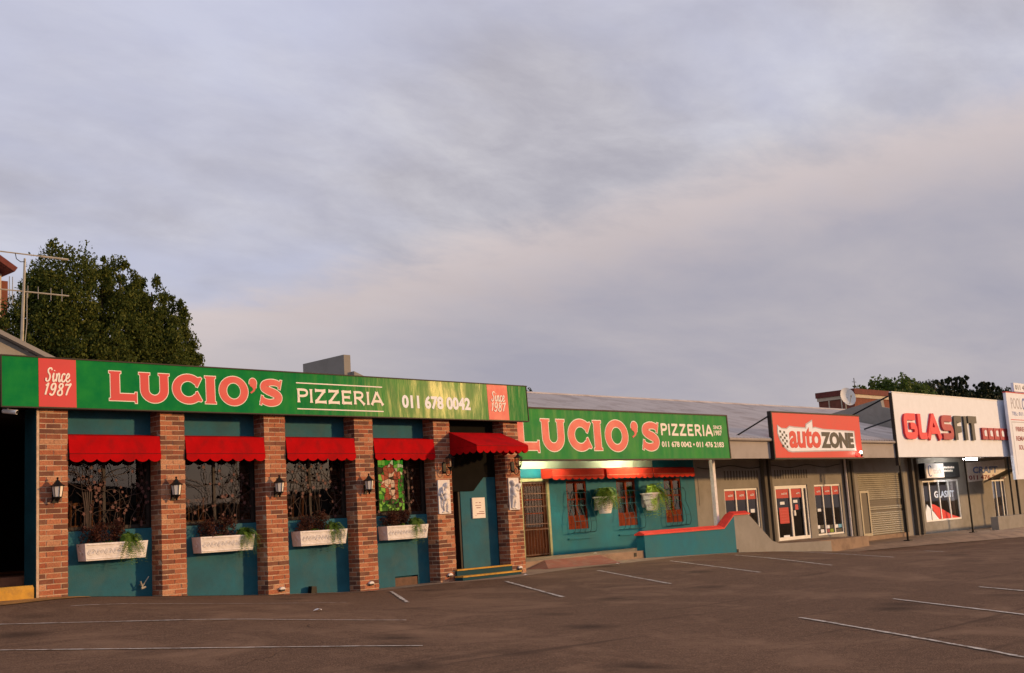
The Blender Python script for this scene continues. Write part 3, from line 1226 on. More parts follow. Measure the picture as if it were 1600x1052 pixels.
mb.build('print', 'sign_maroon', menu)

# dark glazed veranda left of the first pillar
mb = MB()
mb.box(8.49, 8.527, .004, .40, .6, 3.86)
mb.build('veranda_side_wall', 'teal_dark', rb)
mb = MB()
mb.box(8.50, 8.543, -.004, .002, .82, 3.86)
mb.build('corner_strip', 'mortar', rb)
mb = MB()
mb.box(2.5, 8.485, 1.5, 1.65, 1.0, 3.9)
mb.build('veranda_wall', 'interior', rb)
fr = MB()
for x in (5.6, 6.6, 7.55, 8.38):
    fr.box(x - .04, x + .04, 1.40, 1.497, 1.08, 3.3)
fr.box(5.56, 8.42, 1.40, 1.497, 3.3, 3.38)
vw = fr.build('veranda_window', 'frame_dark', rb)
g = MB()
g.box(5.64, 8.34, 1.455, 1.461, 1.08, 3.3)
g.build('pane', 'glass_dark', vw)
vm, vl = MB(), MB()
vine(vm, vl, 6.65, 7.5, 1.3, 3.2, 1.38, 91)
vine(vm, vl, 7.6, 8.34, 1.3, 3.2, 1.38, 92)
vm.build('vine_grille', 'vine_iron', vw)
vl.build('iron_leaves', 'vine_leaf', vw, kind='stuff')
mb = MB()
mb.box(2.5, 8.486, .12, 1.395, .5, 1.055)
mb.build('veranda_floor', 'tile_floor', rb)
mb = MB()
mb.prism([(-.14, .5), (.115, .5), (.115, 1.07), (-.10, 1.07), (-.14, 1.03)], 2.5, 8.40, axis='x')
tag(mb.build('yellow_kerb', 'yellow_paint'), 'raised yellow kerb at the left edge beside the first pillar', 'kerb')
mb = MB()
mb.box(3.0, 8.485, .0, 1.5, 3.87, 3.95)
mb.build('veranda_ceiling', 'interior', rb)

# grey fire walls that stick up through the roof
mb = MB()
mb.prism([(3.86, 4.48), (5.5, 4.48), (5.5, 5.82), (3.99, 5.83), (3.86, 5.83)], 17.86, 18.06, axis='x')
mb.build('fire_wall', 'grey_wall', rb)
mb = MB()
mb.prism([(18.065, 4.48), (20.1, 4.48), (20.1, 4.72), (18.065, 5.42)], 3.74, 3.95)
mb.build('gable_wall', 'grey_wall', rb)

# ---------------------------------------------------------------- brick pillars
bl = {}
for key, (lx, ly) in {'stretcher': (.234, .108), 'header': (.108, .222), 'middle': (.240, .108), 'side': (.108, .222), 'half': (.108, .108)}.items():
    bl[key] = []
    for v in range(3):
        m_ = MB()
        m_.box(-lx / 2 + .003, lx / 2 - .003, -ly / 2, ly / 2, -.0355, .0355, jit=.0028)
        me = m_.mesh('brick')
        me.materials.append(MATS['brick'])
        bl[key].append(me)
PLAB = ['leftmost brick pillar with a lantern, beside the yellow kerb', 'second brick pillar from the left, with a lantern between two planted windows',
        'third brick pillar from the left, with a lantern and a vent at its foot', 'fourth brick pillar from the left, lantern next to the stained glass window',
        'brick pillar on the left of the entrance with a pale relief plaque', 'brick pillar on the right of the entrance with a standing child plaque']
for k, x in enumerate(PX):
    base = B(x) - .02
    p = thing('brick_pillar', PLAB[k], 'pillar', (x, 0, base), 'brick pillars along the pizzeria front')
    mb = MB()
    mb.box(x - .233, x + .233, .007, .343, base - .2, PTOP)
    mb.build('mortar_core', 'mortar', p)
    z = PTOP - .0425
    c = 0

    def brick(kind, bx, by, bz):
        o = bpy.data.objects.new('brick', rng.choice(bl[kind]))
        o.parent = p
        o.matrix_parent_inverse = Matrix.Translation(-ORIGIN[p.name])
        o.location = (bx + rng.uniform(-.0015, .0015), by + rng.uniform(-.004, .002), bz + rng.uniform(-.0015, .0015))
        o.rotation_euler = (0, 0, rng.choice((0, math.pi)))
        col.objects.link(o)
    while z > base - .05:
        if c % 2 == 0:
            brick('stretcher', x - .120, .054, z)
            brick('stretcher', x + .120, .054, z)
            for s in (-1, 1):
                brick('side', x + s * .186, .231, z)
        else:
            for s in (-1, 1):
                brick('header', x + s * .186, .111, z)
                brick('half', x + s * .186, .288, z)
            brick('middle', x, .054, z)
        z -= .085
        c += 1

# ================================================================ PIZZERIA FITTINGS
# ---- long sign (local frame: X along the wall, Z up, face at y = 0), leaning back a little
s1 = thing('shop_sign', 'long green sign over the brick pillars with red white-edged letters and phone number', 'sign', (7.89, -.125, 3.858), local=True, rot=(rad(-2.0), 0, 0))
W1, H1 = 12.08, .795
mb = MB()
mb.box(0, W1, 0, .07, 0, H1)
mb.build('panel', 'sign_green', s1)
mb = MB()
mb.box(-.02, W1 + .02, -.012, .085, H1 + .001, H1 + .022)
mb.box(-.02, W1 + .02, -.012, .085, -.022, -.001)
mb.box(-.021, -.001, -.012, .085, -.001, H1 + .001)
mb.box(W1 + .001, W1 + .021, -.012, .085, -.001, H1 + .001)
mb.build('frame', 'frame_dark', s1)


def red_panel(x0, x1, sx):
    m_ = MB()
    m_.box(x0, x1, -.004, -.0008, .004, H1 - .004)
    rp = m_.build('red_panel', 'sign_red', s1)
    w_ = x1 - x0
    stroke_text('Since', SCRIPT, x0 + w_ * .17, x0 + w_ * .82, .415, .635, -.0045, 'cream', rp, .115, .05, .10, t=.003)
    stroke_text('1987', SCRIPT, x0 + w_ * .13, x0 + w_ * .80, .195, .385, -.0045, 'cream', rp, .15, .12, .16, t=.003)


red_panel(.59, 1.22, 0)
red_panel(10.80, 11.45, 0)
for ch, a, b in (('L', 1.80, 2.30), ('U', 2.345, 2.92), ('C', 2.98, 3.58), ('I', 3.63, 3.85), ('O', 3.92, 4.53), ("'", 4.565, 4.73), ('S', 4.78, 5.29)):
    slab_letter(ch, a, b, .145, .64, s1, 0, grow=.014, t=.005)
stroke_text('PIZZERIA', FLARE, 5.62, 7.76, .23, .495, -.0005, 'cream', s1, .175, .10, flare=.38)
for z in (.095, .595):
    mb = MB()
    mb.box(5.62, 7.76, -.0045, -.0008, z, z + .022)
    mb.build('rule', 'cream', s1)
text('011 678 0042', 8.27, 10.25, .19, .475, -.0005, 'sign_white', s1, bold=.04, t=.004)

# ---- second sign on the canopy of the annex
s2 = thing('shop_sign', 'green sign under the metal roof with large red letters and two phone numbers', 'sign', (20.35, .9, 3.055), local=True, rot=(rad(-1.0), 0, 0))
W2, H2 = 9.37, 1.235
mb = MB()
mb.box(0, W2, 0, .07, 0, H2)
mb.build('panel', 'sign_green_pale', s2)
mb = MB()
mb.box(-.03, W2 + .05, -.014, .085, H2 + .001, H2 + .04)
mb.box(-.03, W2 + .05, -.014, .085, -.04, -.001)
mb.box(W2 + .001, W2 + .05, -.014, .085, -.001, H2 + .001)
mb.build('frame', 'frame_dark', s2)
for ch, a, b in (('L', .22, 1.08), ('U', 1.18, 2.06), ('C', 2.18, 3.10), ('I', 3.17, 3.50), ('O', 3.65, 4.60), ("'", 4.76, 5.05), ('S', 5.20, 5.98)):
    slab_letter(ch, a, b, .225, .985, s2, 0, grow=.022, t=.006)
stroke_text('PIZZERIA', FLARE, 6.07, 8.58, .64, .96, -.0005, 'cream', s2, .21, .14)
text('SINCE', 8.65, 9.08, .845, .955, -.0005, 'cream', s2, bold=.02)
text('1987', 8.65, 9.06, .66, .81, -.0005, 'cream', s2, bold=.02)
text('011 678 0042 • 011 476 2183', 6.07, 9.10, .315, .475, -.0005, 'cream', s2, bold=.03)


# ---- awnings over the four windows
def scallop_poly(x0, x1, ztop, zmid, depth, n):
    pts = [(x0, ztop), (x0, zmid)]
    st_ = (x1 - x0) / n
    for i in range(n):
        for k in range(1, 8):
            t = k / 8
            pts.append((x0 + st_ * (i + t), zmid - depth * math.sin(math.pi * t) ** .75))
        pts.append((x0 + st_ * (i + 1), zmid))
    pts.append((x1, ztop))
    return pts


AWL = ['red scalloped awning over the leftmost window', 'red scalloped awning over the second window from the left', 'red scalloped awning over the third window from the left',
       'red scalloped awning over the stained glass window']
a0, a1 = PX[0] + .247, PX[1] - .247
aw = thing('window_awning', AWL[0], 'awning', (PX[0] + 1.07, 0, 3.0), 'red awnings between the brick pillars')
mb = MB()
mb.prism([(.004, 3.42), (.30, 3.47), (.30, 3.45), (.018, 3.40), (-.022, 3.125), (-.036, 3.125)], a0, a1, axis='x')
mb.build('cover', 'awning_red', aw)
mb = MB()
mb.prism(scallop_poly(a0, a1, 3.112, 3.032, .052, 7), -.040, -.034)
mb.build('valance', 'awning_red', aw)
mb = MB()
mb.tube([(a0, -.037, 3.118), (a1, -.037, 3.118)], .0055, 6)
mb.build('seam', 'awning_dark', aw)
for k in range(1, 4):
    place_copy(aw, (PX[k] + 1.07, 0, 3.0), AWL[k])

# ---- entrance canopy
cn = thing('entrance_canopy', 'sloping red canopy with scalloped edge over the entrance steps', 'awning', (18.35, -.4, 3.07))
cx0, cx1, cyf = 17.56, 19.14, -.82
mb = MB()
mb.add([(cx0, 0, 3.575), (cx1 + .02, 0, 3.575), (cx1, cyf, 3.245), (cx0, cyf, 3.245), (cx0, 0, 3.555), (cx1 + .02, 0, 3.555), (cx1, cyf, 3.225), (cx0, cyf, 3.225)],
       [(0, 1, 2, 3), (7, 6, 5, 4), (0, 3, 7, 4), (1, 0, 4, 5), (2, 1, 5, 6), (3, 2, 6, 7)])
mb.build('top_sheet', 'awning_red', cn)
for x, s in ((cx0, -1), (cx1 + .006, 1)):
    mb = MB()
    mb.prism([(cyf + .008, 3.222), (-.005, 3.552), (-.005, 3.222)], x, x + .005, axis='x')
    mb.build('side_sheet', 'awning_red', cn)
    mb = MB()
    mb.prism(scallop_poly(cyf + .008, -.005, 3.22, 3.125, .055, 4), x, x + .005, axis='x')
    mb.build('valance', 'awning_red', cn)
mb = MB()
mb.prism(scallop_poly(cx0, cx1 + .01, 3.222, 3.125, .058, 8), cyf - .004, cyf + .002)
mb.build('valance', 'awning_red', cn)
mb = MB()
mb.tube([(cx0, cyf - .006, 3.222), (cx1, cyf - .006, 3.222)], .006, 6)
mb.build('seam', 'awning_dark', cn)
mb = MB()
mb.tube([(cx0 + .03, cyf + .03, 3.20), (cx1 - .03, cyf + .03, 3.20)], .012, 6)
mb.tube([(cx0 + .03, -.01, 3.20), (cx0 + .03, cyf + .03, 3.20)], .012, 6)
mb.tube([(cx1 - .03, -.01, 3.20), (cx1 - .03, cyf + .03, 3.20)], .012, 6)
mb.build('frame', 'black_metal', cn)


# ---- lanterns on the first four pillars
def hexring(r, z, c, n=6):
    return [(c[0] + r * math.cos(math.pi * (2 * k + 1) / n), c[1] + r * math.sin(math.pi * (2 * k + 1) / n), z) for k in range(n)]


LL = ['small black lantern on the leftmost brick pillar', 'small black lantern on the second brick pillar from the left', 'small black lantern on the third brick pillar from the left', 'small black lantern on the fourth pillar beside the stained glass window']
lc = (PX[0], -.13, 0)
lt = thing('wall_lantern', LL[0], 'lantern', (PX[0], -.02, 2.33), 'small lanterns on the window pillars')
mb = MB()
mb.lathe([(.012, 2.735), (.020, 2.72), (.010, 2.70), (.032, 2.675), (.050, 2.645), (.085, 2.615), (.118, 2.600), (.118, 2.592), (.085, 2.590)], 6, (lc[0], lc[1], 0), phase=math.pi / 6)
mb.build('cap', 'black_metal', lt)
mb = MB()
mb.lathe([(.062, 2.425), (.086, 2.588)], 6, (lc[0], lc[1], 0), phase=math.pi / 6)
mb.build('glass', 'frost', lt)
mb = MB()
for k in range(6):
    a = math.pi / 6 + k * math.pi / 3
    mb.tube([(lc[0] + .064 * math.cos(a), lc[1] + .064 * math.sin(a), 2.425), (lc[0] + .089 * math.cos(a), lc[1] + .089 * math.sin(a), 2.592)], .0065, 4)
mb.build('cage', 'black_metal', lt)
mb = MB()
mb.lathe([(.070, 2.425), (.070, 2.412), (.045, 2.395), (.030, 2.375), (.016, 2.35), (.022, 2.338), (.006, 2.325)], 6, (lc[0], lc[1], 0), phase=math.pi / 6)
mb.build('base', 'black_metal', lt)
mb = MB()
mb.lathe([(.020, 2.43), (.022, 2.52), (.012, 2.545)], 8, (lc[0], lc[1], 0))
mb.build('bulb', 'cream', lt)
mb = MB()
mb.tube([(lc[0], lc[1], 2.40), (lc[0], -.06, 2.36), (lc[0], -.012, 2.42)], .009, 6)
mb.box(lc[0] - .035, lc[0] + .035, -.016, -.004, 2.33, 2.52)
mb.build('bracket', 'black_metal', lt)
for k in range(1, 4):
    place_copy(lt, (PX[k] - .02, -.02, 2.31), LL[k])

# ---- larger carriage lanterns either side of the entrance
def carriage(x, label):
    t = thing('carriage_lantern', label, 'lantern', (x, -.02, 2.64), 'ornate lanterns either side of the entrance')
    y = -.20
    m_ = MB()
    m_.lathe([(.012, 3.10), (.02, 3.085), (.035, 3.06), (.075, 3.035), (.105, 3.02), (.105, 3.008)], 10, (x, y, 0))
    m_.build('cap', 'black_metal', t)
    m_ = MB()
    m_.lathe([(.058, 2.82), (.080, 2.90), (.086, 3.006)], 10, (x, y, 0))
    m_.build('glass', 'glass_lantern', t)
    m_ = MB()
    for k in range(8):
        a = k * math.pi / 4
        m_.tube([(x + r * math.cos(a), y + r * math.sin(a), z) for r, z in ((.060, 2.82), (.083, 2.90), (.089, 3.008))], .006, 4)
    m_.build('cage', 'black_metal', t)
    m_ = MB()
    m_.lathe([(.063, 2.82), (.05, 2.80), (.028, 2.785), (.022, 2.76), (.03, 2.75), (.008, 2.735)], 10, (x, y, 0))
    m_.build('base', 'black_metal', t)
    m_ = MB()
    pts = [(x, -.012 - .0, 2.86)]
    pts = [(x, y, 2.75), (x, y + .01, 2.68), (x, y + .07, 2.645), (x, y + .13, 2.67), (x, y + .14, 2.74), (x, y + .10, 2.77), (x, y + .075, 2.74)]
    m_.tube([tuple(q) for q in catmull(pts, 5)], .009, 6)
    m_.tube([(x, y + .13, 2.68), (x, -.008, 2.74)], .009, 6)
    m_.build('scroll_bracket', 'black_metal', t)
    m_ = MB()
    m_.lathe([(.02, 0), (.055, .02), (.06, .12), (.055, .22), (.02, .24)], 8, (x, -.012, 2.70), sy=.2)
    m_.build('back_plate', 'black_metal', t)
    m_ = MB()
    m_.lathe([(.016, 2.83), (.018, 2.93), (.008, 2.95)], 8, (x, y, 0))
    m_.build('bulb', 'cream', t)


carriage(17.36, 'ornate black carriage lantern left of the entrance under the red canopy')
carriage(19.47, 'ornate black carriage lantern right of the entrance under the red canopy')

# ---- planters with plants
PLB = ['white relief planter box under the leftmost window', 'white relief planter box under the second window from the left', 'white relief planter box under the third window from the left', 'white relief planter box under the stained glass window']
px0 = PX[0] + .565
pl = thing('planter_box', PLB[0], 'planter', (px0 + .55, .2, 1.38), 'white planter boxes below the windows')
mb = MB()
x0, x1 = px0 - .03, px0 + 1.10
tp, bt = [(x0, .325), (x0, .03), (x1, .03), (x1, .325)], [(x0 + .035, .325), (x0 + .035, .06), (x1 - .035, .06), (x1 - .035, .325)]
ins = [(x0 + .03, .30), (x0 + .03, .06), (x1 - .03, .06), (x1 - .03, .30)]
vs = [(p[0], p[1], 1.66) for p in tp] + [(p[0], p[1], 1.38) for p in bt] + [(p[0], p[1], 1.66) for p in ins] + [(p[0], p[1], 1.60) for p in ins]
fs = [(4, 5, 6, 7)]
for i in range(4):
    j = (i + 1) % 4
    fs += [(i, j, 4 + j, 4 + i), (8 + i, 8 + j, j, i), (12 + i, 12 + j, 8 + j, 8 + i)]
fs.append((15, 14, 13, 12))
mb.add(vs, fs)
tr = mb.build('trough', 'white_plaster', pl)
mb = MB()                                    # raised swags and scrolls on the front and the end
r_ = random.Random(3)


def fy(z):
    return .03 + (1.66 - z) / .28 * .03 - .004


for i in range(7):
    cx = x0 + .12 + i * (x1 - x0 - .24) / 6
    for ph in (0, math.pi):
        pts = []
        for k in range(13):
            a = ph + k * .55
            rr = .062 - k * .0042
            z = 1.522 + rr * math.sin(a)
            pts.append((cx + rr * 1.15 * math.cos(a), fy(z), z))
        mb.tube(pts, .0050, 5)
for z in (1.408, 1.634):
    mb.tube([(x0 + .05, fy(z), z), (x1 - .05, fy(z), z)], .008, 5)
for i in range(2):
    pts = []
    for k in range(13):
        a = i * math.pi + k * .55
        rr = .065 - k * .0042
        z = 1.522 + rr * math.sin(a)
        pts.append((x0 + (1.66 - z) / .28 * .035 - .003, .18 + rr * 1.2 * math.cos(a), z))
    mb.tube(pts, .0055, 5)
mb.build('relief', 'white_plaster', tr)
mb = MB()
mb.box(x0 + .031, x1 - .031, .061, .299, 1.601, 1.625)
mb.build('soil', 'soil', pl)
for k in range(1, 4):
    place_copy(pl, (px0 + .55 + 2.14 * k, .2, 1.38), PLB[k])

BAY = ['leftmost', 'second', 'third', 'stained glass']
for k in range(4):
    bx = px0 + 2.14 * k
    where = 'stained glass window' if k == 3 else '%s window' % BAY[k]
    fx = bx + (.80 if k != 1 else .92)
    me = fern_mesh('trailing_fern', (fx, .15, 1.65), 90, .40, .36, .62, 60 + k, .026, back=.32, bias=(.20 if k else .05, -.30))
    tag(link('trailing_fern', me, 'leaf_fern'), 'trailing fern spilling over the planter under the %s' % where, 'plant', 'trailing ferns in the planters')
    me = fern_mesh('green_herb', (bx + .42, .15, 1.61), 40, .16, .03, .75, 80 + k, .022, back=.32)
    tag(link('green_herb', me, 'leaf_fern'), 'low green plant in the planter under the %s' % where, 'plant', 'low green plants in the planters')
    spots = [(bx + .22, .2, 'left'), (bx + .58, .2, 'middle')]
    for j, (qx, qy, nm) in enumerate(spots):
        big = 1.15 if k == 3 else 1.0
        P = crown_points([(qx, qy, 1.74 + (.03 if j else 0), .19 * big, .12, .19), (qx + .05, qy - .01, 1.86, .12, .10, .12)], 1300, 100 + k * 7 + j, .34, 24, .4, .2)
        P[:, 1] = np.minimum(P[:, 1], .318)
        P = P[P[:, 2] > 1.62]
        t = thing('red_shrub', 'dark red plant, %s of planter under the %s' % (nm, where), 'plant', (qx, qy, 1.62), 'dark red plants in the planters')
        link('foliage', leaf_mesh('foliage', P, .036, .4, k * 3 + j, .5), 'leaf_red', t)
        m_ = MB()
        for q in range(5):
            m_.tube([(qx, qy, 1.61), (qx + rng.uniform(-.07, .07), qy + rng.uniform(-.04, .04), 1.76)], .005, 4)
        m_.build('stem', 'bark', t)

# ---- plaster relief plaques with a child figure
def capsule(bm, p, q, r0, r1, n=5):
    p, q = Vector(p), Vector(q)
    for i in range(n + 1):
        t = i / n
        bmesh.ops.create_icosphere(bm, subdivisions=2, radius=r0 + (r1 - r0) * t, matrix=Matrix.Translation(p.lerp(q, t)))


def ellipsoid(bm, c, r, rot=0):
    bmesh.ops.create_icosphere(bm, subdivisions=2, radius=1.0, matrix=Matrix.Translation(c) @ Matrix.Rotation(rot, 4, 'Y') @ Matrix.Diagonal((*r, 1)))


def fuse(name, bm, parent, mname, voxel=.0065):
    me = bpy.data.meshes.new(name)
    bm.to_mesh(me)
    bm.free()
    tmp = bpy.data.objects.new('tmp', me)
    col.objects.link(tmp)
    md = tmp.modifiers.new('r', 'REMESH')
    md.mode = 'VOXEL'
    md.voxel_size = voxel
    sm = tmp.modifiers.new('s', 'SMOOTH')
    sm.iterations = 4
    bpy.context.view_layer.update()
    me2 = bpy.data.meshes.new_from_object(tmp.evaluated_get(bpy.context.evaluated_depsgraph_get()))
    bpy.data.objects.remove(tmp)
    me2.name = name
    return link(name, me2, mname, parent, smooth=True)


def plaque(x0, x1, z0, z1, label, kind):
    cx, h = (x0 + x1) / 2, z1 - z0
    t = thing('relief_plaque', label, 'plaque', (cx, -.01, z0), 'plaster plaques either side of the entrance')
    m_ = MB()
    m_.prism([(x0, z0), (x1, z0), (x1, z1), (x0, z1)], -.034, -.006)
    m_.build('slab', 'white_plaster', t)
    bm = bmesh.new()

    def P(u, v, y=-.04):
        return (cx + u, y, z0 + v)
    if kind == 0:          # child in profile, arms lifted to the right holding a horn
        ellipsoid(bm, P(-.03, .585, -.055), (.062, .055, .068))
        ellipsoid(bm, P(-.055, .615, -.055), (.055, .05, .05))           # curls
        ellipsoid(bm, P(.025, .575, -.06), (.018, .02, .018))            # nose and cheek
        capsule(bm, P(-.04, .52), P(-.045, .48), .03, .045)
        ellipsoid(bm, P(-.035, .43, -.055), (.075, .058, .10))
        ellipsoid(bm, P(-.02, .335, -.06), (.078, .066, .075))           # belly
        ellipsoid(bm, P(-.065, .30, -.05), (.06, .055, .06))
        capsule(bm, P(-.02, .47, -.085), P(.075, .425, -.095), .030, .024)
        capsule(bm, P(.075, .425, -.095), P(.135, .50, -.09), .024, .019)
        capsule(bm, P(-.01, .47, -.05), P(.09, .50, -.06), .027, .02)
        ellipsoid(bm, P(.14, .515, -.085), (.028, .024, .026))           # hands
        ellipsoid(bm, P(.115, .545, -.08), (.045, .03, .045))            # fruit held up
        ellipsoid(bm, P(.16, .555, -.08), (.034, .026, .034))
        capsule(bm, P(-.04, .27), P(.02, .165), .052, .040)
        capsule(bm, P(.02, .165), P(-.02, .055), .038, .026)
        capsule(bm, P(-.02, .05), P(.035, .035), .024, .020)
        capsule(bm, P(-.075, .27), P(-.085, .16), .052, .038)
        capsule(bm, P(-.085, .16), P(-.10, .055), .036, .025)
        capsule(bm, P(-.10, .05), P(-.05, .035), .023, .019)
    else:                  # winged child with a garland
        ellipsoid(bm, P(.045, .585, -.055), (.058, .052, .064))
        ellipsoid(bm, P(.065, .612, -.055), (.05, .046, .046))
        capsule(bm, P(.04, .52), P(.03, .48), .028, .042)
        ellipsoid(bm, P(.02, .42, -.055), (.07, .055, .10))
        ellipsoid(bm, P(.005, .33, -.06), (.075, .062, .072))
        capsule(bm, P(.0, .47, -.08), P(-.085, .43, -.09), .028, .023)
        capsule(bm, P(-.085, .43, -.09), P(-.09, .53, -.085), .023, .018)
        capsule(bm, P(.06, .46, -.06), P(.105, .38, -.07), .028, .022)
        capsule(bm, P(.105, .38, -.07), P(.06, .31, -.09), .021, .018)
        for i in range(9):
            a = i * .7
            ellipsoid(bm, P(-.09 + .035 * math.cos(a), .545 - i * .028 + .02 * math.sin(a * 2), -.06), (.03, .028, .026))
        for i in range(4):                                                # wing feathers
            capsule(bm, P(.075, .48 - i * .02), P(.135, .44 - i * .045), .022, .012)
        capsule(bm, P(.0, .27), P(-.05, .165), .050, .038)
        capsule(bm, P(-.05, .165), P(-.02, .055), .036, .025)
        capsule(bm, P(-.02, .05), P(-.07, .035), .022, .018)
        capsule(bm, P(.045, .27), P(.07, .16), .050, .037)
        capsule(bm, P(.07, .16), P(.06, .05), .035, .025)
        capsule(bm, P(.06, .05), P(.10, .035), .022, .018)
        for i in range(5):                                                # drapery
            capsule(bm, P(.10 - i * .05, .30 - i * .01), P(.12 - i * .055, .18 - i * .012), .02, .012)
    o = fuse('figure', bm, t, 'white_plaster')
    return t


plaque(17.135, 17.475, 1.85, 2.56, 'pale plaster plaque of a garlanded figure, left of the entrance', 1)
plaque(19.285, 19.615, 1.86, 2.57, 'pale plaster plaque of a child lifting its arms, right of the entrance', 0)

# ---- small fittings
for i, (k, dz) in enumerate(((2, .10), (3, .14), (4, .13), (5, .12))):
    x = PX[k] + (.02 if k > 2 else .05)
    z = B(x) + dz
    t = thing('foot_light', ['white hooded vent at the foot of the third brick pillar from the left', 'white hooded vent at the foot of the fourth brick pillar',
                             'white hooded vent at the foot of the pillar left of the entrance', 'white hooded vent at the foot of the pillar right of the entrance'][i], 'vent', (x, -.02, z), 'hooded vents low on the pillars')
    m_ = MB()
    m_.prism([(x + .06 * math.cos(a), z + .045 * math.sin(a)) for a in [math.pi * q / 8 for q in range(9)]], -.05, -.004)
    m_.build('hood', 'white_plaster', t)
    m_ = MB()
    m_.box(x - .05, x + .05, -.040, -.006, z - .035, z - .001)
    m_.build('opening', 'black_metal', t)
mb = MB()
mb.prism([(13.92, B(14) - .03), (14.06, B(14) - .03), (14.05, B(14) + .13), (13.94, B(14) + .14)], .18, .29)
tag(mb.build('drain_box', 'black_metal'), 'small black box on the ground below the third window', 'drain')
t = thing('garden_tap', 'small broken pipe end low on the teal wall under the leftmost window', 'tap', (10.45, .32, .88))
mb = MB()
mb.tube([(10.45, .33, .92), (10.45, .25, .92), (10.44, .22, .88), (10.40, .21, .98)], .014, 6)
mb.build('pipe', 'aerial', t)
mb = MB()
mb.tube([(10.45, .23, .90), (10.56, .22, 1.05)], .010, 6)
mb.tube([(10.42, .22, .86), (10.50, .22, .88)], .018, 6)
mb.build('handle', 'aerial', t)
t = thing('security_camera', 'small white security camera hanging under the left end of the long sign', 'camera', (8.03, -.05, 3.84))
mb = MB()
mb.tube([(8.03, -.02, 3.855), (8.03, -.03, 3.79)], .012, 6)
mb.build('bracket', 'white_frame', t)
mb = MB()
mb.tube([(7.99, .06, 3.80), (8.12, -.14, 3.76)], .036, 8)
mb.build('housing', 'white_frame', t)
mb = MB()
mb.tube([(8.118, -.138, 3.7605), (8.126, -.150, 3.758)], .026, 8)
mb.build('lens', 'black_metal', t)

# ---- chairs seen through the windows
DZ, DY = .22, -.30
ch = thing('wooden_chair', 'tall light wood chair behind the leftmost window glass', 'chair', (9.6, .95, 1.2), 'wooden chairs inside the windows')
mb = MB()
mb.box(9.40, 9.80, 1.05 + DY, 1.45 + DY, 1.67, 1.71)
mb.build('seat', 'wood_chair', ch)
for x in (9.41, 9.79):
    mb = MB()
    mb.tube([(x, .75, 1.2), (x, .75, 1.7), (x, .70, 2.38)], .024, 6)
    mb.build('back_post', 'wood_chair', ch)
    mb = MB()
    mb.tube([(x, 1.13, 1.2), (x, 1.13, 1.67)], .02, 6)
    mb.build('leg', 'wood_chair', ch)
for z in (1.92, 2.30):
    mb = MB()
    mb.box(9.42, 9.78, .71, .73, z, z + .05)
    mb.build('back_rail', 'wood_chair', ch)
for q in range(3):
    mb = MB()
    x = 9.50 + q * .10
    mb.tube([(x, .722, 1.96), (x, .718, 2.31)], .013, 5)
    mb.build('spindle', 'wood_chair', ch)
for x, y, lab in ((10.15, 1.0, 'second light wood chair behind the leftmost window glass'), (11.75, .95, 'left wooden chair behind the second window glass'), (12.55, 1.0, 'right wooden chair behind the second window glass'),
                  (13.75, .95, 'left wooden chair behind the third window glass'), (14.4, 1.0, 'right wooden chair behind the third window glass')):
    place_copy(ch, (x, y, 1.2), lab)

# ================================================================ ANNEX AND SHOPS UNDER THE CANOPY
AY = 3.0                                   # face of the shop wall
CY = 1.0                                   # edge of the canopy
an = thing('annex_building', 'teal annex with wooden door and barred windows beside the brick pillars', 'building', (26, 3.1, .5))
mb = MB()
wins = [(24.73, 25.58), (26.93, 27.81), (29.22, 30.08)]
xs = [19.73, 22.86] + [v for w_ in wins for v in w_] + [30.83]
mb.box(19.73, 22.83, AY, 3.25, -.1, 3.3)
mb.box(22.83, 24.0, AY, 3.25, 2.72, 3.3)
segs = [24.0] + [v for w_ in wins for v in w_] + [30.83]
for i in range(0, len(segs), 2):
    mb.box(segs[i], segs[i + 1], AY, 3.25, -.1, 3.3)
for a, b in wins:
    mb.box(a, b, AY, 3.25, -.1, 1.29)
    mb.box(a, b, AY, 3.25, 2.61, 3.3)
mb.build('wall', 'teal_annex', an)
mb = MB()
mb.box(19.73, 29.95, CY + .002, AY - .002, -.1, .64)
mb.build('platform', 'concrete', an)
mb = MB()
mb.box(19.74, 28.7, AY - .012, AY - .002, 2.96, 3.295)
mb.build('painted_glow_band', 'glow_band_green', an)  # added pale band: tube glow along the wall top painted in
# door with frame, glazed upper panel and bars
fr = MB()
for (x0, x1, z0, z1) in ((22.84, 22.92, .645, 2.70), (23.91, 23.99, .645, 2.70), (22.92, 23.91, 2.62, 2.70)):
    fr.box(x0, x1, AY - .03, AY + .12, z0, z1)
fr.build('door_frame', 'door_frame', an)
dm = MB()
for (x0, x1, z0, z1) in ((22.925, 23.06, .66, 2.615), (23.77, 23.905, .66, 2.615), (23.06, 23.77, .66, .86), (23.06, 23.77, 1.28, 1.42), (23.06, 23.77, 2.50, 2.615)):
    dm.box(x0, x1, AY + .03, AY + .08, z0, z1)
dm.box(23.06, 23.77, AY + .045, AY + .065, .86, 1.28)
door = dm.build('door', 'wood_door', an)
g = MB()
g.box(23.06, 23.77, AY + .052, AY + .058, 1.42, 2.50)
g.build('pane', 'glass_dark', door)
g = MB()
for z in (1.78, 2.14):
    g.box(23.06, 23.77, AY + .035, AY + .048, z - .012, z + .012)
g.build('glazing_bar', 'wood_window', door)
gm = MB()
for q in range(9):
    x = 22.96 + q * .113
    gm.tube([(x, AY - .01, .68), (x, AY - .01, 2.60)], .007, 5)
for z in (.70, 1.36, 1.50, 1.96, 2.30, 2.58):
    gm.box(22.93, 23.90, AY - .018, AY - .010, z - .012, z + .012)
gm.build('security_grille', 'rust_metal', door)
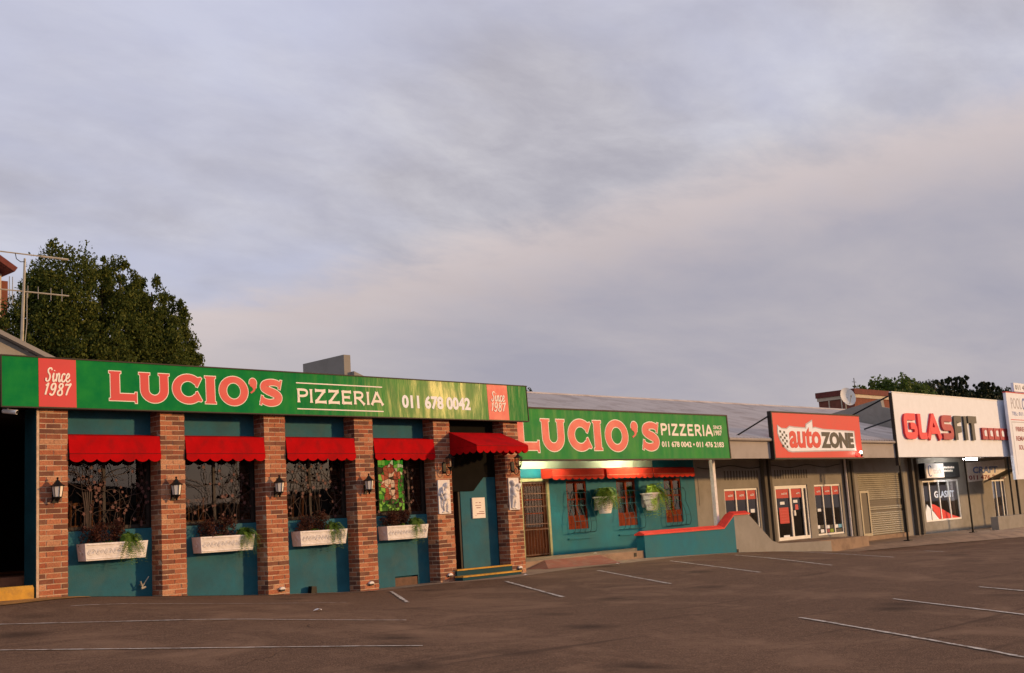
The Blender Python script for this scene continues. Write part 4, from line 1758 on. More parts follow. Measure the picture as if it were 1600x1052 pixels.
# windows
for k, (a, b) in enumerate(wins):
    fr = MB()
    for (x0, x1, z0, z1) in ((a, a + .05, 1.295, 2.605), (b - .05, b, 1.295, 2.605), (a + .05, b - .05, 1.295, 1.36), (a + .05, b - .05, 2.54, 2.605), ((a + b) / 2 - .045, (a + b) / 2 + .045, 1.36, 2.54)):
        fr.box(x0, x1, AY + .02, AY + .09, z0, z1)
    for (x0, x1) in ((a + .05, (a + b) / 2 - .045), ((a + b) / 2 + .045, b - .05)):
        for z in (1.36, 1.62, 2.08):
            fr.box(x0, x1, AY + .03, AY + .08, z, z + (.045 if z > 1.4 else .26))
    wn = fr.build('window', 'wood_window', an)
    for (x0, x1) in ((a + .05, (a + b) / 2 - .045), ((a + b) / 2 + .045, b - .05)):
        g = MB()
        g.box(x0, x1, AY + .052, AY + .058, 1.36, 2.54)
        g.build('pane', 'glass_dark', wn)
    gr = MB()                               # pot-bellied bars
    prof = [(2.98, 2.33), (2.90, 2.28), (2.86, 2.10), (2.88, 1.92), (2.80, 1.72), (2.74, 1.50), (2.74, 1.32), (2.80, 1.20), (2.99, 1.19)]
    n_b = 5
    for q in range(n_b):
        x = a - .03 + (b - a + .06) * q / (n_b - 1)
        gr.tube([(x, p.x, p.y) for p in catmull([(y, z, 0) for y, z in prof], 3)], .0085, 5)
    for y, z in ((2.90, 2.28), (2.878, 1.93), (2.735, 1.50), (2.795, 1.205)):
        gr.tube([(a - .05, y, z), (b + .05, y, z)], .008, 5)
    gr.build('window_bars', 'bar_metal', wn)
    sl = MB()
    sl.box(a - .06, b + .06, AY - .05, AY - .002, 1.02, 1.05)
    sl.build('sill', 'teal_annex', wn)

mb = MB()                                    # room behind the barred windows
mb.box(19.74, 30.8, 6.0, 6.1, .3, 3.29)
mb.build('inner_wall', 'interior', an)
mb = MB()
mb.box(19.74, 30.8, 3.26, 5.99, .5, .62)
mb.build('floor', 'interior', an)
mb = MB()
mb.box(30.72, 30.82, 3.26, 5.99, .63, 3.29)
mb.build('inner_wall', 'interior', an)

# sloping red-brown ramp up to the platform
t = thing('entry_ramp', 'worn red-brown ramp up to the platform in front of the wooden door', 'ramp', (22, .4, .45))
mb = MB()
gA, gB = (20.75, .25), (22.75, -.30)
mb.add([(gA[0], gA[1], G(*gA) + .012), (gB[0], gB[1], G(*gB) + .012), (23.55, .996, .635), (21.45, .996, .635), (23.9, .99, .40), (20.6, .99, .40)],
       [(0, 1, 2, 3), (1, 4, 2), (0, 3, 5), (0, 5, 4, 1), (3, 2, 4, 5)])
mb.build('slope', 'ramp_paint', t)
for x, z in ((20.5, .53), (25.0, .55)):
    mb = MB()
    mb.box(x - .05, x + .05, CY - .012, CY - .002, z - .05, z + .05)
    mb.build('drain_hole', 'black_metal', an)

# small awnings on the annex
AL = [(23.73, 25.91, 'orange-red scalloped awning over the barred window next to the wooden door'), (26.03, 28.16, 'orange-red scalloped awning over the middle barred window'), (28.20, 30.28, 'orange-red scalloped awning over the barred window nearest the grey shop')]
for k, (x0, x1, lab) in enumerate(AL):
    t = thing('wall_awning', lab, 'awning', ((x0 + x1) / 2, 2.6, 2.62), 'small awnings on the annex wall')
    f = 2.6
    m_ = MB()
    m_.prism([(f, 2.905), (AY - .003, 2.95), (AY - .003, 2.93), (f + .015, 2.89), (f + .002, 2.74), (f - .012, 2.74)], x0, x1, axis='x')
    m_.build('cover', 'awning_orange', t)
    m_ = MB()
    m_.prism(scallop_poly(x0, x1, 2.738, 2.675, .05, 8), f - .014, f - .008)
    m_.build('valance', 'awning_orange', t)
    m_ = MB()
    m_.box(x0, x1, f - .016, f - .0135, 2.733, 2.743)
    m_.build('seam', 'awning_seam', t)
    for xx in (x0 + .001, x1 - .006):
        m_ = MB()
        m_.prism([(f + .02, 2.885), (AY - .004, 2.925), (AY - .004, 2.68), (f + .02, 2.68)], xx, xx + .005, axis='x')
        m_.build('side_sheet', 'awning_orange', t)

# wall pots with ferns
for k, (cx, zt, zb, lab) in enumerate(((26.0, 2.14, 1.67, 'left'), (28.17, 2.19, 1.68, 'right'))):
    t = thing('wall_pot', 'white fluted half pot on the teal wall, %s of the two' % lab, 'pot', (cx, 2.72, zb), 'white pots on the annex wall')
    h = zt - zb
    m_ = MB()
    prof = [(.20, 0), (.215, h * .06), (.245, h * .30), (.265, h * .32), (.27, h * .36), (.30, h * .60), (.325, h * .63), (.33, h * .68), (.36, h * .90), (.41, h * .93), (.42, h), (.36, h), (.34, h * .86)]
    m_.lathe(prof, 20, (cx, 2.72, zb), sy=.62)
    m_.build('body', 'white_plaster', t, smooth=False)
    m_ = MB()
    for q in range(10):
        a = math.pi + (q + .5) * math.pi / 10
        pts = [(cx + rr * math.cos(a + s_) * 1.0, 2.72 + rr * .62 * math.sin(a + s_), zb + zz_) for rr, zz_, s_ in ((.345, h * .86, -.12), (.335, h * .74, 0), (.345, h * .86, .12))]
        m_.tube(pts, .012, 5)
    m_.build('relief', 'white_plaster', t)
    m_ = MB()
    m_.box(cx - .12, cx + .12, 2.93, AY - .002, zb + .1, zt - .05)
    m_.build('wall_bracket', 'white_plaster', t)
    me = fern_mesh('potted_fern', (cx, 2.68, zt - .03), 130, .62 if k == 0 else .68, .36 if k == 0 else .62, .8, 140 + k, .045, back=2.97, bias=((.0, -.1) if k == 0 else (.42, -.1)))
    tag(link('potted_fern', me, 'leaf_fern' if k == 0 else 'leaf_lime'), 'green fern arching out of the left wall pot' if k == 0 else 'bright lime fern trailing to the right of the right wall pot', 'plant', 'ferns in the wall pots')

# fluorescent tubes behind the sign
for x, lab in ((23.3, 'left end of the second green sign'), (26.9, 'middle of the second green sign')):
    t = thing('fluorescent_light', 'glowing fluorescent tube under the canopy behind the %s' % lab, 'light', (x, 1.9, 3.25))
    m_ = MB()
    m_.tube([(x - .6, 2.3, 3.235), (x + .6, 2.3, 3.235)], .018, 8)
    m_.build('tube', 'tube_glow', t)
    m_ = MB()
    m_.box(x - .65, x + .65, 2.25, 2.35, 3.258, 3.297)
    m_.build('housing', 'white_frame', t)

# low wall along the canopy edge: teal with red coping, then plain grey
lw = thing('low_wall', 'low teal wall with a red sloping coping in front of the barred windows', 'wall', (27.5, 1.1, .4))
mb = MB()
bz = lambda x: B(x) - .12
mb.prism([(25.38, bz(25.4)), (29.72, bz(29.7)), (29.72, 1.37), (29.68, 1.37), (29.15, 1.03), (25.38, 1.03)], .95, 1.22)
mb.build('wall', 'teal_annex', lw)
cp = MB()


def coping(p, q, r):
    """gabled capping along a line of (x, z)"""
    vs_ = []
    for x, z in (p, q):
        vs_ += [(x, .92, z), (x, 1.085, z + .075), (x, 1.25, z), (x, .92, z - .035), (x, 1.25, z - .035)]
    r.add(vs_, [(0, 5, 6, 1), (1, 6, 7, 2), (0, 3, 8, 5), (2, 7, 9, 4), (3, 4, 9, 8), (0, 1, 2, 4, 3), (5, 8, 9, 7, 6)])


coping((25.34, 1.067), (29.13, 1.067), cp)
coping((29.135, 1.069), (29.70, 1.43), cp)
coping((29.705, 1.432), (30.55, 1.432), cp)
cp.build('coping', 'coping_red', lw)
lg = MB()
lg.prism([(29.724, B(29.8) - .12), (35.25, B(35.2) - .12), (35.25, .37), (32.1, .46), (31.7, .56), (30.52, 1.392), (29.724, 1.392)], .955, 1.215)
tag(lg.build('ramp_wall', 'grey_wall'), 'low grey wall sloping down in front of the red-banded shop windows', 'wall')
mb = MB()
mb.box(29.72, 29.80, .935, .952, .62 - .3, .72 - .3)
mb.build('drain_hole', 'black_metal', lw)

# ---------------------------------------------------------------- canopy, roof
cb = thing('shop_row_building', 'long grey shop row with corrugated roof, fascia and shuttered fronts', 'building', (40, 3.2, .2))
mb = MB()
mb.box(20.2, 40.62, CY, CY + .10, 3.05, 3.64)
mb.build('fascia', 'fascia', cb)
mb = MB()
mb.box(40.63, 64, CY + .05, CY + .15, 3.05, 3.60)
mb.build('fascia', 'fascia', cb)
mb = MB()
mb.box(19.74, 64, CY + .16, AY + .2, 3.30, 3.36)
mb.build('soffit', 'soffit', cb)
mb = MB()                                    # half-round gutter and downpipe
mb.tube([(29.8, .945, 3.625), (40.5, .945, 3.60)], .05, 8)
mb.build('gutter', 'fascia', cb)
mb = MB()
mb.tube([(40.35, 2.9, 3.28), (40.35, 2.9, .2)], .045, 8)
mb.build('downpipe', 'white_plaster', cb)
mb = MB()
mb.tube([(31 + i * .35, 2.965 - .002 * (i % 3), 2.92 - .05 * math.sin(i * .9)) for i in range(27)], .012, 5)
mb.build('cable', 'black_metal', cb)
mb = MB()                                    # corrugated sheets
step = .095
n_c = int((64 - 20.05) / step)
vs, fs = [], []
for i in range(n_c + 1):
    x = 20.05 + i * step
    dz = .018 if i % 2 else -.018
    for t_ in (0, .33, .66, 1.0):
        y = .93 + (9.0 - .93) * t_
        vs.append((x, y, 3.665 + (5.955 - 3.665) * t_ + dz))
for i in range(n_c):
    for k in range(3):
        fs.append((i * 4 + k, (i + 1) * 4 + k, (i + 1) * 4 + k + 1, i * 4 + k + 1))
mb.add(vs, fs)
mb.build('roof', 'roof_sheet', cb)
mb = MB()
vs, fs = [], []
for i in range(n_c + 1):
    x = 20.05 + i * step
    dz = .018 if i % 2 else -.018
    vs += [(x, 9.001, 5.955 + dz), (x, 17, 3.7 + dz)]
fs = [(2 * i, 2 * i + 1, 2 * i + 3, 2 * i + 2) for i in range(n_c)]
mb.add(vs, fs)
mb.build('roof', 'roof_sheet', cb)
mb = MB()
mb.prism([(8.86, 5.945), (9.0, 6.005), (9.14, 5.945), (9.14, 5.93), (9.0, 5.985), (8.86, 5.93)], 20.05, 64, axis='x')
mb.build('ridge_cap', 'roof_sheet', cb)
mb = MB()                                    # raised gable wall behind the big white sign
mb.prism([(3.3, 3.7), (7.0, 3.7), (7.0, 5.20), (5.6, 5.44), (3.99, 5.71), (3.95, 5.36), (3.3, 5.17)], 46.0, 46.25, axis='x')
mb.build('fire_wall', 'grey_wall', cb)
# grey shop walls with openings
mb = MB()


def wall_with(mb_, x0, x1, z0, z1, holes, y0=AY, y1=3.25):
    """vertical wall strip with rectangular holes (x0,x1,z0,z1)"""
    xs_ = sorted({x0, x1, *[h[0] for h in holes], *[h[1] for h in holes]})
    for a, b in zip(xs_, xs_[1:]):
        cov = sorted([(h[2], h[3]) for h in holes if h[0] <= a + 1e-6 and h[1] >= b - 1e-6])
        z = z0
        for p, q in cov:
            if p > z:
                mb_.box(a, b, y0, y1, z, p)
            z = q
        if z < z1:
            mb_.box(a, b, y0, y1, z, z1)


wall_with(mb, 30.84, 64, -.3, 3.29, [(32.42, 34.42, .58, 2.23), (35.48, 37.66, .40, 2.27), (38.13, 40.05, .45, 2.26), (41.40, 45.15, .05, 2.62), (46.9, 50.38, .56, 2.26), (54.0, 55.5, .3, 2.2)])
mb.build('wall', 'grey_wall', cb)
mb = MB()
mb.box(30.0, 38.35, 1.225, AY - .002, -.3, .39)
mb.build('platform', 'concrete', cb)
for x0, x1 in ((34.66, 34.82), (34.98, 35.12), (40.42, 40.58), (40.72, 40.86), (45.75, 45.92), (46.2, 46.36)):
    mb = MB()
    mb.box(x0, x1, AY - .16, AY - .003, -.1, 3.295)
    mb.build('pilaster', 'grey_wall_dark', cb)
for x0, n in ((32.5, 12), (35.55, 13)):
    for q in range(n):
        mb = MB()
        x = x0 + q * .175
        mb.box(x, x + .075, AY - .006, AY - .002, 2.50, 2.80)
        mb.build('vent_slot', 'grey_wall_dark', cb)
for x in (35.3, 40.6):
    mb = MB()
    mb.tube([(x, AY - .1, 3.16), (x, CY + .22, 3.16)], .07, 8)
    mb.build('beam', 'soffit', cb)
mb = MB()                                     # outlined hatch on the grey wall beside the teal annex
mb.box(31.0, 31.55, AY - .010, AY - .002, 1.75, 2.62)
mb.build('hatch', 'grey_wall', cb)
# square canopy post
t = thing('canopy_post', 'pale square post holding the canopy between the teal and the grey shop', 'post', (29.42, 1.35, .6))
mb = MB()
mb.box(29.37, 29.49, 1.30, 1.42, .64, 3.295)
mb.build('shaft', 'white_plaster', t)
mb = MB()
mb.box(29.33, 29.53, 1.26, 1.46, .642, .70)
mb.build('foot', 'concrete', t)


# ---------------------------------------------------------------- spare-parts shop front
def glazed(name, xs_, z0, z1, parent, mname='white_frame', y=AY + .03, fw=.06):
    m_ = MB()
    for x in xs_:
        m_.box(x - fw / 2, x + fw / 2, y, y + .07, z0, z1)
    for a, b in zip(xs_, xs_[1:]):
        m_.box(a + fw / 2, b - fw / 2, y, y + .07, z0, z0 + fw)
        m_.box(a + fw / 2, b - fw / 2, y, y + .07, z1 - fw, z1)
    wn_ = m_.build(name, mname, parent)
    for a, b in zip(xs_, xs_[1:]):
        g_ = MB()
        g_.box(a + fw / 2, b - fw / 2, y + .035, y + .041, z0 + fw, z1 - fw)
        g_.build('pane', 'glass_shop', wn_)
    return wn_


def sticker(parent, x0, x1, z0, z1, mname, y=AY + .063):
    m_ = MB()
    m_.box(x0, x1, y - .002, y, z0, z1)
    return m_.build('sticker', mname, parent)


wn = glazed('window', [32.45, 33.12, 33.78, 34.39], .59, 2.22, cb)
for a, b in ((32.49, 33.08), (33.16, 33.74), (33.82, 34.35)):
    sk = sticker(wn, a, b, 1.86, 2.15, 'poster_red')
    text('autoZONE', a + .22, b - .10, 1.97, 2.04, AY + .0605, 'sign_white', wn, bold=.02, t=.002)
sticker(wn, 33.98, 34.22, 1.42, 1.54, 'sign_white')
sticker(wn, 34.0, 34.3, .80, .93, 'sign_dark')
sticker(wn, 34.05, 34.32, .68, .79, 'sign_white')
sticker(wn, 34.15, 34.25, .70, .77, 'poster_blue', AY + .0605)
sticker(wn, 33.84, 33.98, .82, .92, 'sign_white')
wn = glazed('door', [35.53, 36.52, 37.36, 37.64], .41, 2.26, cb, fw=.11)
for a, b in ((35.60, 36.45), (36.59, 37.29)):
    sticker(wn, a, b, 1.84, 2.14, 'poster_red')
    text('autoZONE', a + .38, b - .10, 1.96, 2.02, AY + .0605, 'sign_white', wn, bold=.02, t=.002)
sticker(wn, 35.85, 36.14, 1.62, 1.72, 'sign_white')
sk = sticker(wn, 35.75, 36.36, .98, 1.52, 'poster_red')
for i in range(5):
    sticker(wn, 35.80 + .04 * (i % 2), 36.30 - .05 * (i % 3), 1.03 + i * .095, 1.045 + i * .095, 'sign_red', AY + .0605)
sticker(wn, 36.72, 37.0, 1.66, 1.76, 'sign_white')
sticker(wn, 36.82, 37.02, 1.42, 1.60, 'sign_red')
sticker(wn, 35.9, 36.3, .52, .58, 'sign_white')
mb = MB()
mb.box(36.60, 36.70, AY - .02, AY + .028, 1.22, 1.40)
mb.build('lock_case', 'white_frame', wn)
wn = glazed('window', [38.16, 38.76, 39.42, 40.02], .46, 2.25, cb)
for a, b in ((38.20, 38.72), (38.80, 39.38), (39.46, 39.98)):
    sticker(wn, a, b, 1.88, 2.18, 'poster_red')
    text('autoZONE', a + .20, b - .08, 1.98, 2.04, AY + .0605, 'sign_white', wn, bold=.02, t=.002)
sticker(wn, 38.34, 38.58, 1.30, 1.40, 'sign_white')
for i, (a, b, z, m_n) in enumerate(((38.24, 38.40, .70, 'sign_white'), (38.44, 38.68, .70, 'sign_dark'), (38.26, 38.38, .56, 'sign_dark'), (38.42, 38.66, .55, 'sign_white'), (38.84, 39.08, .68, 'sign_white'), (39.12, 39.34, .68, 'sign_dark'),
                                    (38.86, 39.06, .54, 'sign_maroon'), (39.10, 39.34, .54, 'leaf_lime'), (39.50, 39.70, .68, 'sign_white'), (39.72, 39.96, .68, 'poster_blue'), (39.50, 39.96, .53, 'sign_dark'))):
    sticker(wn, a, b, z, z + .12, m_n)
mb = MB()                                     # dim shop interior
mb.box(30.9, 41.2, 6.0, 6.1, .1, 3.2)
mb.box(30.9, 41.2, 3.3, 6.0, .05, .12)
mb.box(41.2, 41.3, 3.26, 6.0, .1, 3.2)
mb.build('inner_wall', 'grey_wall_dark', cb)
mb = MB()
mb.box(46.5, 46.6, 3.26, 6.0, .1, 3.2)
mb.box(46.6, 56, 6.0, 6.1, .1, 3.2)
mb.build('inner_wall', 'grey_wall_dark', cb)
mb = MB()
mb.box(38.55, 38.95, 2.2, 2.6, .05, .26)
tag(mb.build('bollard_box', 'black_metal'), 'small dark block on the pavement beside the grey ramp wall', 'block')

# spare-parts sign: red board, pale backing, black and red letters
zs = thing('shop_sign', 'red rectangular sign with a chequered flag and black and red lettering', 'sign', (32.2, .88, 3.06), local=True)
mb = MB()
mb.box(0, 5.68, 0, .10, 0, 1.405)
mb.build('panel', 'az_red', zs)
mb = MB()
mb.box(-.06, 5.74, -.02, .12, 1.407, 1.45)
mb.box(-.06, 5.74, -.02, .12, -.05, -.002)
mb.box(-.06, -.002, -.02, .12, -.002, 1.407)
mb.build('frame', 'frame_dark', zs)
mb = MB()
mb.prism([(.30, .98), (.52, .90), (.80, .885), (1.0, .97), (1.28, .945), (2.02, .93), (2.06, 1.05), (2.42, 1.17), (2.42, .94), (2.6, .96), (2.85, .93), (3.1, .90), (5.18, .86), (5.20, .26), (3.0, .235), (1.0, .205), (.82, .23), (.58, .36), (.38, .56), (.28, .76)], -.010, -.001)
bp = mb.build('letter_backing', 'sign_white', zs)
mb = MB()
mb.prism([(.27, 1.03), (.51, .93), (.80, .925), (1.0, 1.01), (1.28, .985), (1.98, .97), (2.02, 1.085), (2.46, 1.23), (2.46, .98), (2.6, 1.0), (2.85, .97), (3.1, .94), (5.24, .90), (5.26, .22), (3.0, .195), (1.0, .165), (.80, .19), (.55, .33), (.34, .54), (.24, .76)], -.006, -.0008)
mb.build('backing_edge', 'sign_grey', zs)
text('auto', .90, 2.90, .30, .98, -.011, 'az_red', zs, bold=.035, t=.006, shear=.05)
text('ZONE', 2.90, 5.12, .30, .84, -.011, 'sign_dark', zs, bold=.06, t=.006)
for i, (u, v) in enumerate(((0, 0), (1, 1), (0, 2), (1, 3), (2, 0), (2, 2), (3, 1), (3, 3), (2, 4), (3, 5), (1, 5))):
    m_ = MB()
    x, z = .36 + u * .115, .86 - v * .088 - u * .012
    m_.prism([(x, z), (x + .10, z - .01), (x + .10, z - .085), (x, z - .075)], -.0135, -.011)
    m_.build('flag_square', 'sign_dark', zs)
for k, (p, q) in enumerate((((30.75, 1.3, 3.75), (32.15, .98, 4.35)),)):
    m_ = MB()
    m_.tube([(p[0] - 32.2, p[1] - .88, p[2] - 3.06), (q[0] - 32.2, q[1] - .88, q[2] - 3.06)], .025, 6)
    m_.build('stay', 'black_metal', zs)
t = thing('sign_lamp', 'bright lit lamp at the lower right corner of the red shop sign', 'lamp', (37.55, .78, 3.2))
mb = MB()
mb.lathe([(.0, 0), (.028, .012), (.042, .04), (.034, .07), (.0, .08)], 10, (37.50, .74, 3.18))
mb.build('bulb', 'spot_glow', t)
mb = MB()
mb.tube([(37.62, .80, 3.10), (37.55, .74, 3.12), (37.5, .72, 3.165)], .03, 8)
mb.build('holder', 'black_metal', t)

# ---------------------------------------------------------------- roller shutter
sh = thing('roller_shutter', 'closed beige roller shutter with a narrow wicket door', 'shutter', (43.3, 3.0, .2))
n_s = 30
mb = MB()
for i in range(n_s):
    z0 = .26 + i * (2.34 / n_s)
    if i in (14, 15, 16) or i in (11,):
        continue
    mb.prism([(AY + .05, z0), (AY + .02, z0 + .02), (AY + .015, z0 + .045), (AY + .03, z0 + .072), (AY + .05, z0 + .0745), (AY + .07, z0 + .0745), (AY + .07, z0)], 42.15 if i < 20 else 41.42, 45.12, axis='x')
mb.build('slats', 'shutter', sh, kind='stuff')
mb = MB()
for i in (14, 15, 16, 11):
    z0 = .26 + i * (2.34 / n_s)
    mb.box(42.15, 45.12, AY + .04, AY + .07, z0, z0 + .0745)
mb.build('vision_slot', 'shutter_dark', sh)
mb = MB()
for (x0, x1, z0, z1) in ((41.42, 41.52, .26, 1.95), (42.04, 42.14, .26, 1.95), (41.52, 42.04, .26, .36), (41.52, 42.04, 1.87, 1.95)):
    mb.box(x0, x1, AY - .02, AY + .06, z0, z1)
wk = mb.build('wicket_door', 'shutter', sh)
mb = MB()
mb.box(41.52, 42.04, AY + .01, AY + .04, .36, 1.87)
mb.build('mesh_panel', 'shutter_dark', wk)
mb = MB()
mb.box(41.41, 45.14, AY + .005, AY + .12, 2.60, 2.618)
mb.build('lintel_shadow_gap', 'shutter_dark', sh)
mb = MB()
mb.box(44.9, 45.14, AY - .05, AY + .01, .26, 2.6)
mb.build('guide_rail', 'grey_wall_dark', sh)
mb = MB()
mb.box(41.41, 45.14, AY - .03, AY + .12, .06, .255)
mb.build('threshold', 'concrete', sh)

# ---------------------------------------------------------------- glass shop
for x, zb, lab in ((40.82, .075, 'tall thin black post at the left end of the big white sign'), (46.52, .09, 'tall thin black post under the middle of the big white sign'), (50.9, .05, 'tall thin black post near the right end of the big white sign')):
    t = thing('steel_post', lab, 'post', (x, 1.0, zb), 'black posts under the big white sign')
    m_ = MB()
    m_.tube([(x, .985, zb), (x, .985, 3.049)], .038, 8)
    m_.build('shaft', 'black_metal', t)
    m_ = MB()
    m_.box(x - .13, x + .13, .87, 1.10, zb - .02, zb + .035)
    m_.build('foot_plate', 'black_metal', t)
gs = thing('shop_sign', 'big white sign board with raised red and dark letters', 'sign', (40.64, .9, 3.06), local=True)
mb = MB()
mb.box(0, 10.85, 0, .09, 0, 2.34)
mb.build('panel', 'sign_white', gs)
mb = MB()
mb.box(-.03, 10.88, -.01, .10, 2.342, 2.385)
mb.build('top_trim', 'white_frame', gs)
mb = MB()
mb.box(-.05, -.002, .0, .12, -.3, 2.342)
mb.build('edge_trim', 'frame_dark', gs)


def block_letter(paths, x0, x1, z0, z1, mname, side, wd=.25, depth=.085, closed_round=True):
    m_ = MB()
    for k, pth in enumerate(paths):
        pts = [(x0 + p[0] * (x1 - x0), z0 + p[1] * (z1 - z0)) for p in pth]
        dense = []
        for a, b in zip(pts, pts[1:]):
            n_ = max(1, int(math.dist(a, b) / .12))
            dense += [(a[0] + (b[0] - a[0]) * i / n_, a[1] + (b[1] - a[1]) * i / n_) for i in range(n_)]
        dense.append(pts[-1])
        m_.prism(ribbon(dense, wd), -depth - .002 * k, -.002)
    return m_.build('letter', mname, gs)


def rr(pts, r=.2, n=4):
    """round the corners of an open path"""
    out = [pts[0]]
    for a, b, c in zip(pts, pts[1:], pts[2:]):
        a, b, c = Vector(a), Vector(b), Vector(c)
        p = b + (a - b).normalized() * min(r, (a - b).length * .5)
        q = b + (c - b).normalized() * min(r, (c - b).length * .5)
        for i in range(n + 1):
            t_ = i / n
            out.append(tuple((p * (1 - t_) + b * t_) * (1 - t_) + (b * (1 - t_) + q * t_) * t_))
    out.append(pts[-1])
    return out


mat('gf_red', (.80, .045, .060), .4, .05, 3)
mat('gf_maroon', (.42, .045, .055), .4, .08, 3)
mat('gf_dark', (.075, .072, .060), .45, .1, 3)
zb, zt = .78, 1.48
block_letter([rr([(.98, 1), (.05, 1), (.05, 0), (.95, 0), (.95, .52), (.5, .52)], .22)], .62, 1.52, zb, zt, 'gf_red', None)
block_letter([rr([(.1, 1.18), (.1, 0), (1, 0)], .12)], 1.78, 2.38, zb, zt, 'gf_red', None)
block_letter([[(0, -.15), (.5, 1.15)], [(.46, 1.15), (1, -.15)], [(.2, .30), (.8, .30)]], 2.52, 3.55, zb, zt, 'gf_red', None)
block_letter([rr([(1, 1), (.05, 1), (.05, .5), (.95, .5), (.95, 0), (0, 0)], .2)], 3.82, 4.70, zb, zt, 'gf_maroon', None)
block_letter([rr([(1, 1), (.12, 1), (.12, -.18)], .1), [(.12, .42), (.9, .42)]], 4.96, 5.62, zb, zt, 'gf_dark', None)
block_letter([[(0, -.18), (0, 1.18)]], 5.98, 6.2, zb, zt, 'gf_dark', None)
block_letter([[(-.1, 1), (1.1, 1)], [(.5, 1), (.5, -.18)]], 6.35, 7.02, zb, zt, 'gf_dark', None, wd=.28)
for q in range(5):
    m_ = MB()
    x = 7.56 + q * .60
    m_.box(x, x + .52, -.09, -.002, .69, 1.17)
    o = m_.build('letter_block', 'gf_maroon', gs)
    m_ = MB()
    m_.prism([(x + .20, .84), (x + .42, .82), (x + .42, 1.05 - .04 * (q % 2)), (x + .30, 1.09), (x + .18, 1.02)], -.095, -.0905)
    m_.build('mark', 'sign_white', o)
for p, q in (((39.2, 2.3, 4.45), (40.6, 1.05, 5.28)), ((42.4, 3.0, 4.30), (40.75, 1.05, 4.45))):
    m_ = MB()
    m_.tube([(p[0] - 40.64, p[1] - .9, p[2] - 3.06), (q[0] - 40.64, q[1] - .9, q[2] - 3.06)], .032, 6)
    m_.build('stay', 'black_metal', gs)
# shop window with printed graphic
mb = MB()
wn = glazed('window', [46.93, 47.55, 48.45, 49.40, 50.35], .57, 2.25, cb, y=AY + .02, fw=.07)
text('GLASFIT', 48.0, 49.95, 1.52, 1.80, AY + .05, 'sign_white', wn, bold=.03, t=.003)
gp_ = MB()
gp_.prism([(46.97, .64), (48.2, .64), (47.75, .95), (47.45, 1.12), (47.2, 1.28), (46.97, .9)], AY + .046, AY + .0485)
gp_.build('white_graphic', 'sign_white', wn)
gp_ = MB()
gp_.prism([(48.22, .64), (50.3, .64), (49.4, .80), (48.6, 1.05), (47.9, 1.25), (47.5, 1.30), (47.78, .96)], AY + .046, AY + .0485)
gp_.build('red_graphic', 'az_red', wn)
# tracking sign box and dark board
t = thing('box_sign', 'small pale box sign with a swirl and the word track beside a dark board', 'sign', (47.3, 2.7, 2.32))
mb = MB()
mb.box(46.42, 48.18, 2.62, AY - .003, 2.32, 2.94)
mb.build('box', 'black_metal', t)
mb = MB()
mb.box(46.50, 48.17, 2.60, 2.618, 2.34, 2.92)
mb.build('face', 'white_plaster', t)
text('track', 47.15, 47.98, 2.50, 2.74, 2.5995, 'sign_grey', t, bold=.02)
mb = MB()
mb.tube([(46.85 + .16 * math.cos(a), 2.595, 2.62 + .22 * math.sin(a)) for a in [rad(40 + 24 * q) for q in range(12)]], .02, 5)
mb.build('swirl', 'sign_blue', t)
mb = MB()
mb.box(48.2, 50.42, 2.90, AY - .003, 2.34, 2.98)
db = tag(mb.build('dark_board', 'sign_dark'), 'dark board with two lines of small white print above the shop window', 'sign')
for z, a, b in ((2.76, 48.75, 49.95), (2.62, 48.8, 49.75)):
    for q in range(7):
        m_ = MB()
        x = a + (b - a) * q / 7
        m_.box(x, x + (b - a) / 7 * .82, 2.8955, 2.899, z - .035, z + .035 + .012 * (q % 2))
        m_.build('small_print', 'cream', db)
# pool shop sign on the wall
t = thing('wall_sign', 'pale wall sign reading craft with a phone number under it', 'sign', (53.5, 2.95, 2.1))
mb = MB()
mb.prism([(51.28, 2.10), (55.66, 2.25), (55.70, 3.08), (51.35, 2.96)], AY - .03, AY - .003)
mb.build('board', 'white_plaster', t)
text('CRAFT', 52.0, 54.8, 2.48, 2.78, AY - .031, 'sign_blue', t, bold=.035, shear=.12)
text('011 476 3928', 51.5, 55.5, 2.20, 2.40, AY - .031, 'sign_maroon', t, bold=.035)
t = thing('fluorescent_light', 'glowing violet-white fluorescent tube under the big white sign', 'light', (48.6, 1.6, 3.0))
mb = MB()
mb.tube([(47.95, 1.6, 3.01), (49.2, 1.6, 3.01)], .035, 8)
mb.build('tube', 'tube_violet', t)
mb = MB()
mb.box(47.9, 49.9, 1.55, 1.65, 3.05, 3.10)
mb.tube([(48.0, 1.6, 3.10), (48.0, 1.6, 3.299)], .012, 5)
mb.tube([(49.8, 1.6, 3.10), (49.8, 1.6, 3.299)], .012, 5)
mb.build('housing', 'white_frame', t)
# far door with side lights and a small slanting hood
dn = glazed('door', [54.03, 54.45, 55.1, 55.47], .32, 2.18, cb, y=AY + .02, fw=.08)
mb = MB()
mb.prism([(53.6, 2.15), (55.9, 2.55), (55.9, 2.62), (53.6, 2.22)], AY - .55, AY - .004)
mb.build('hood', 'grey_wall_dark', dn)
mb = MB()
mb.prism([(48.55, -.35), (56, -.35), (56, .64), (48.55, .62)], .75, 1.05)
bw = tag(mb.build('block_wall', 'grey_wall'), 'low thick grey wall at the far right below the tall sign', 'wall')
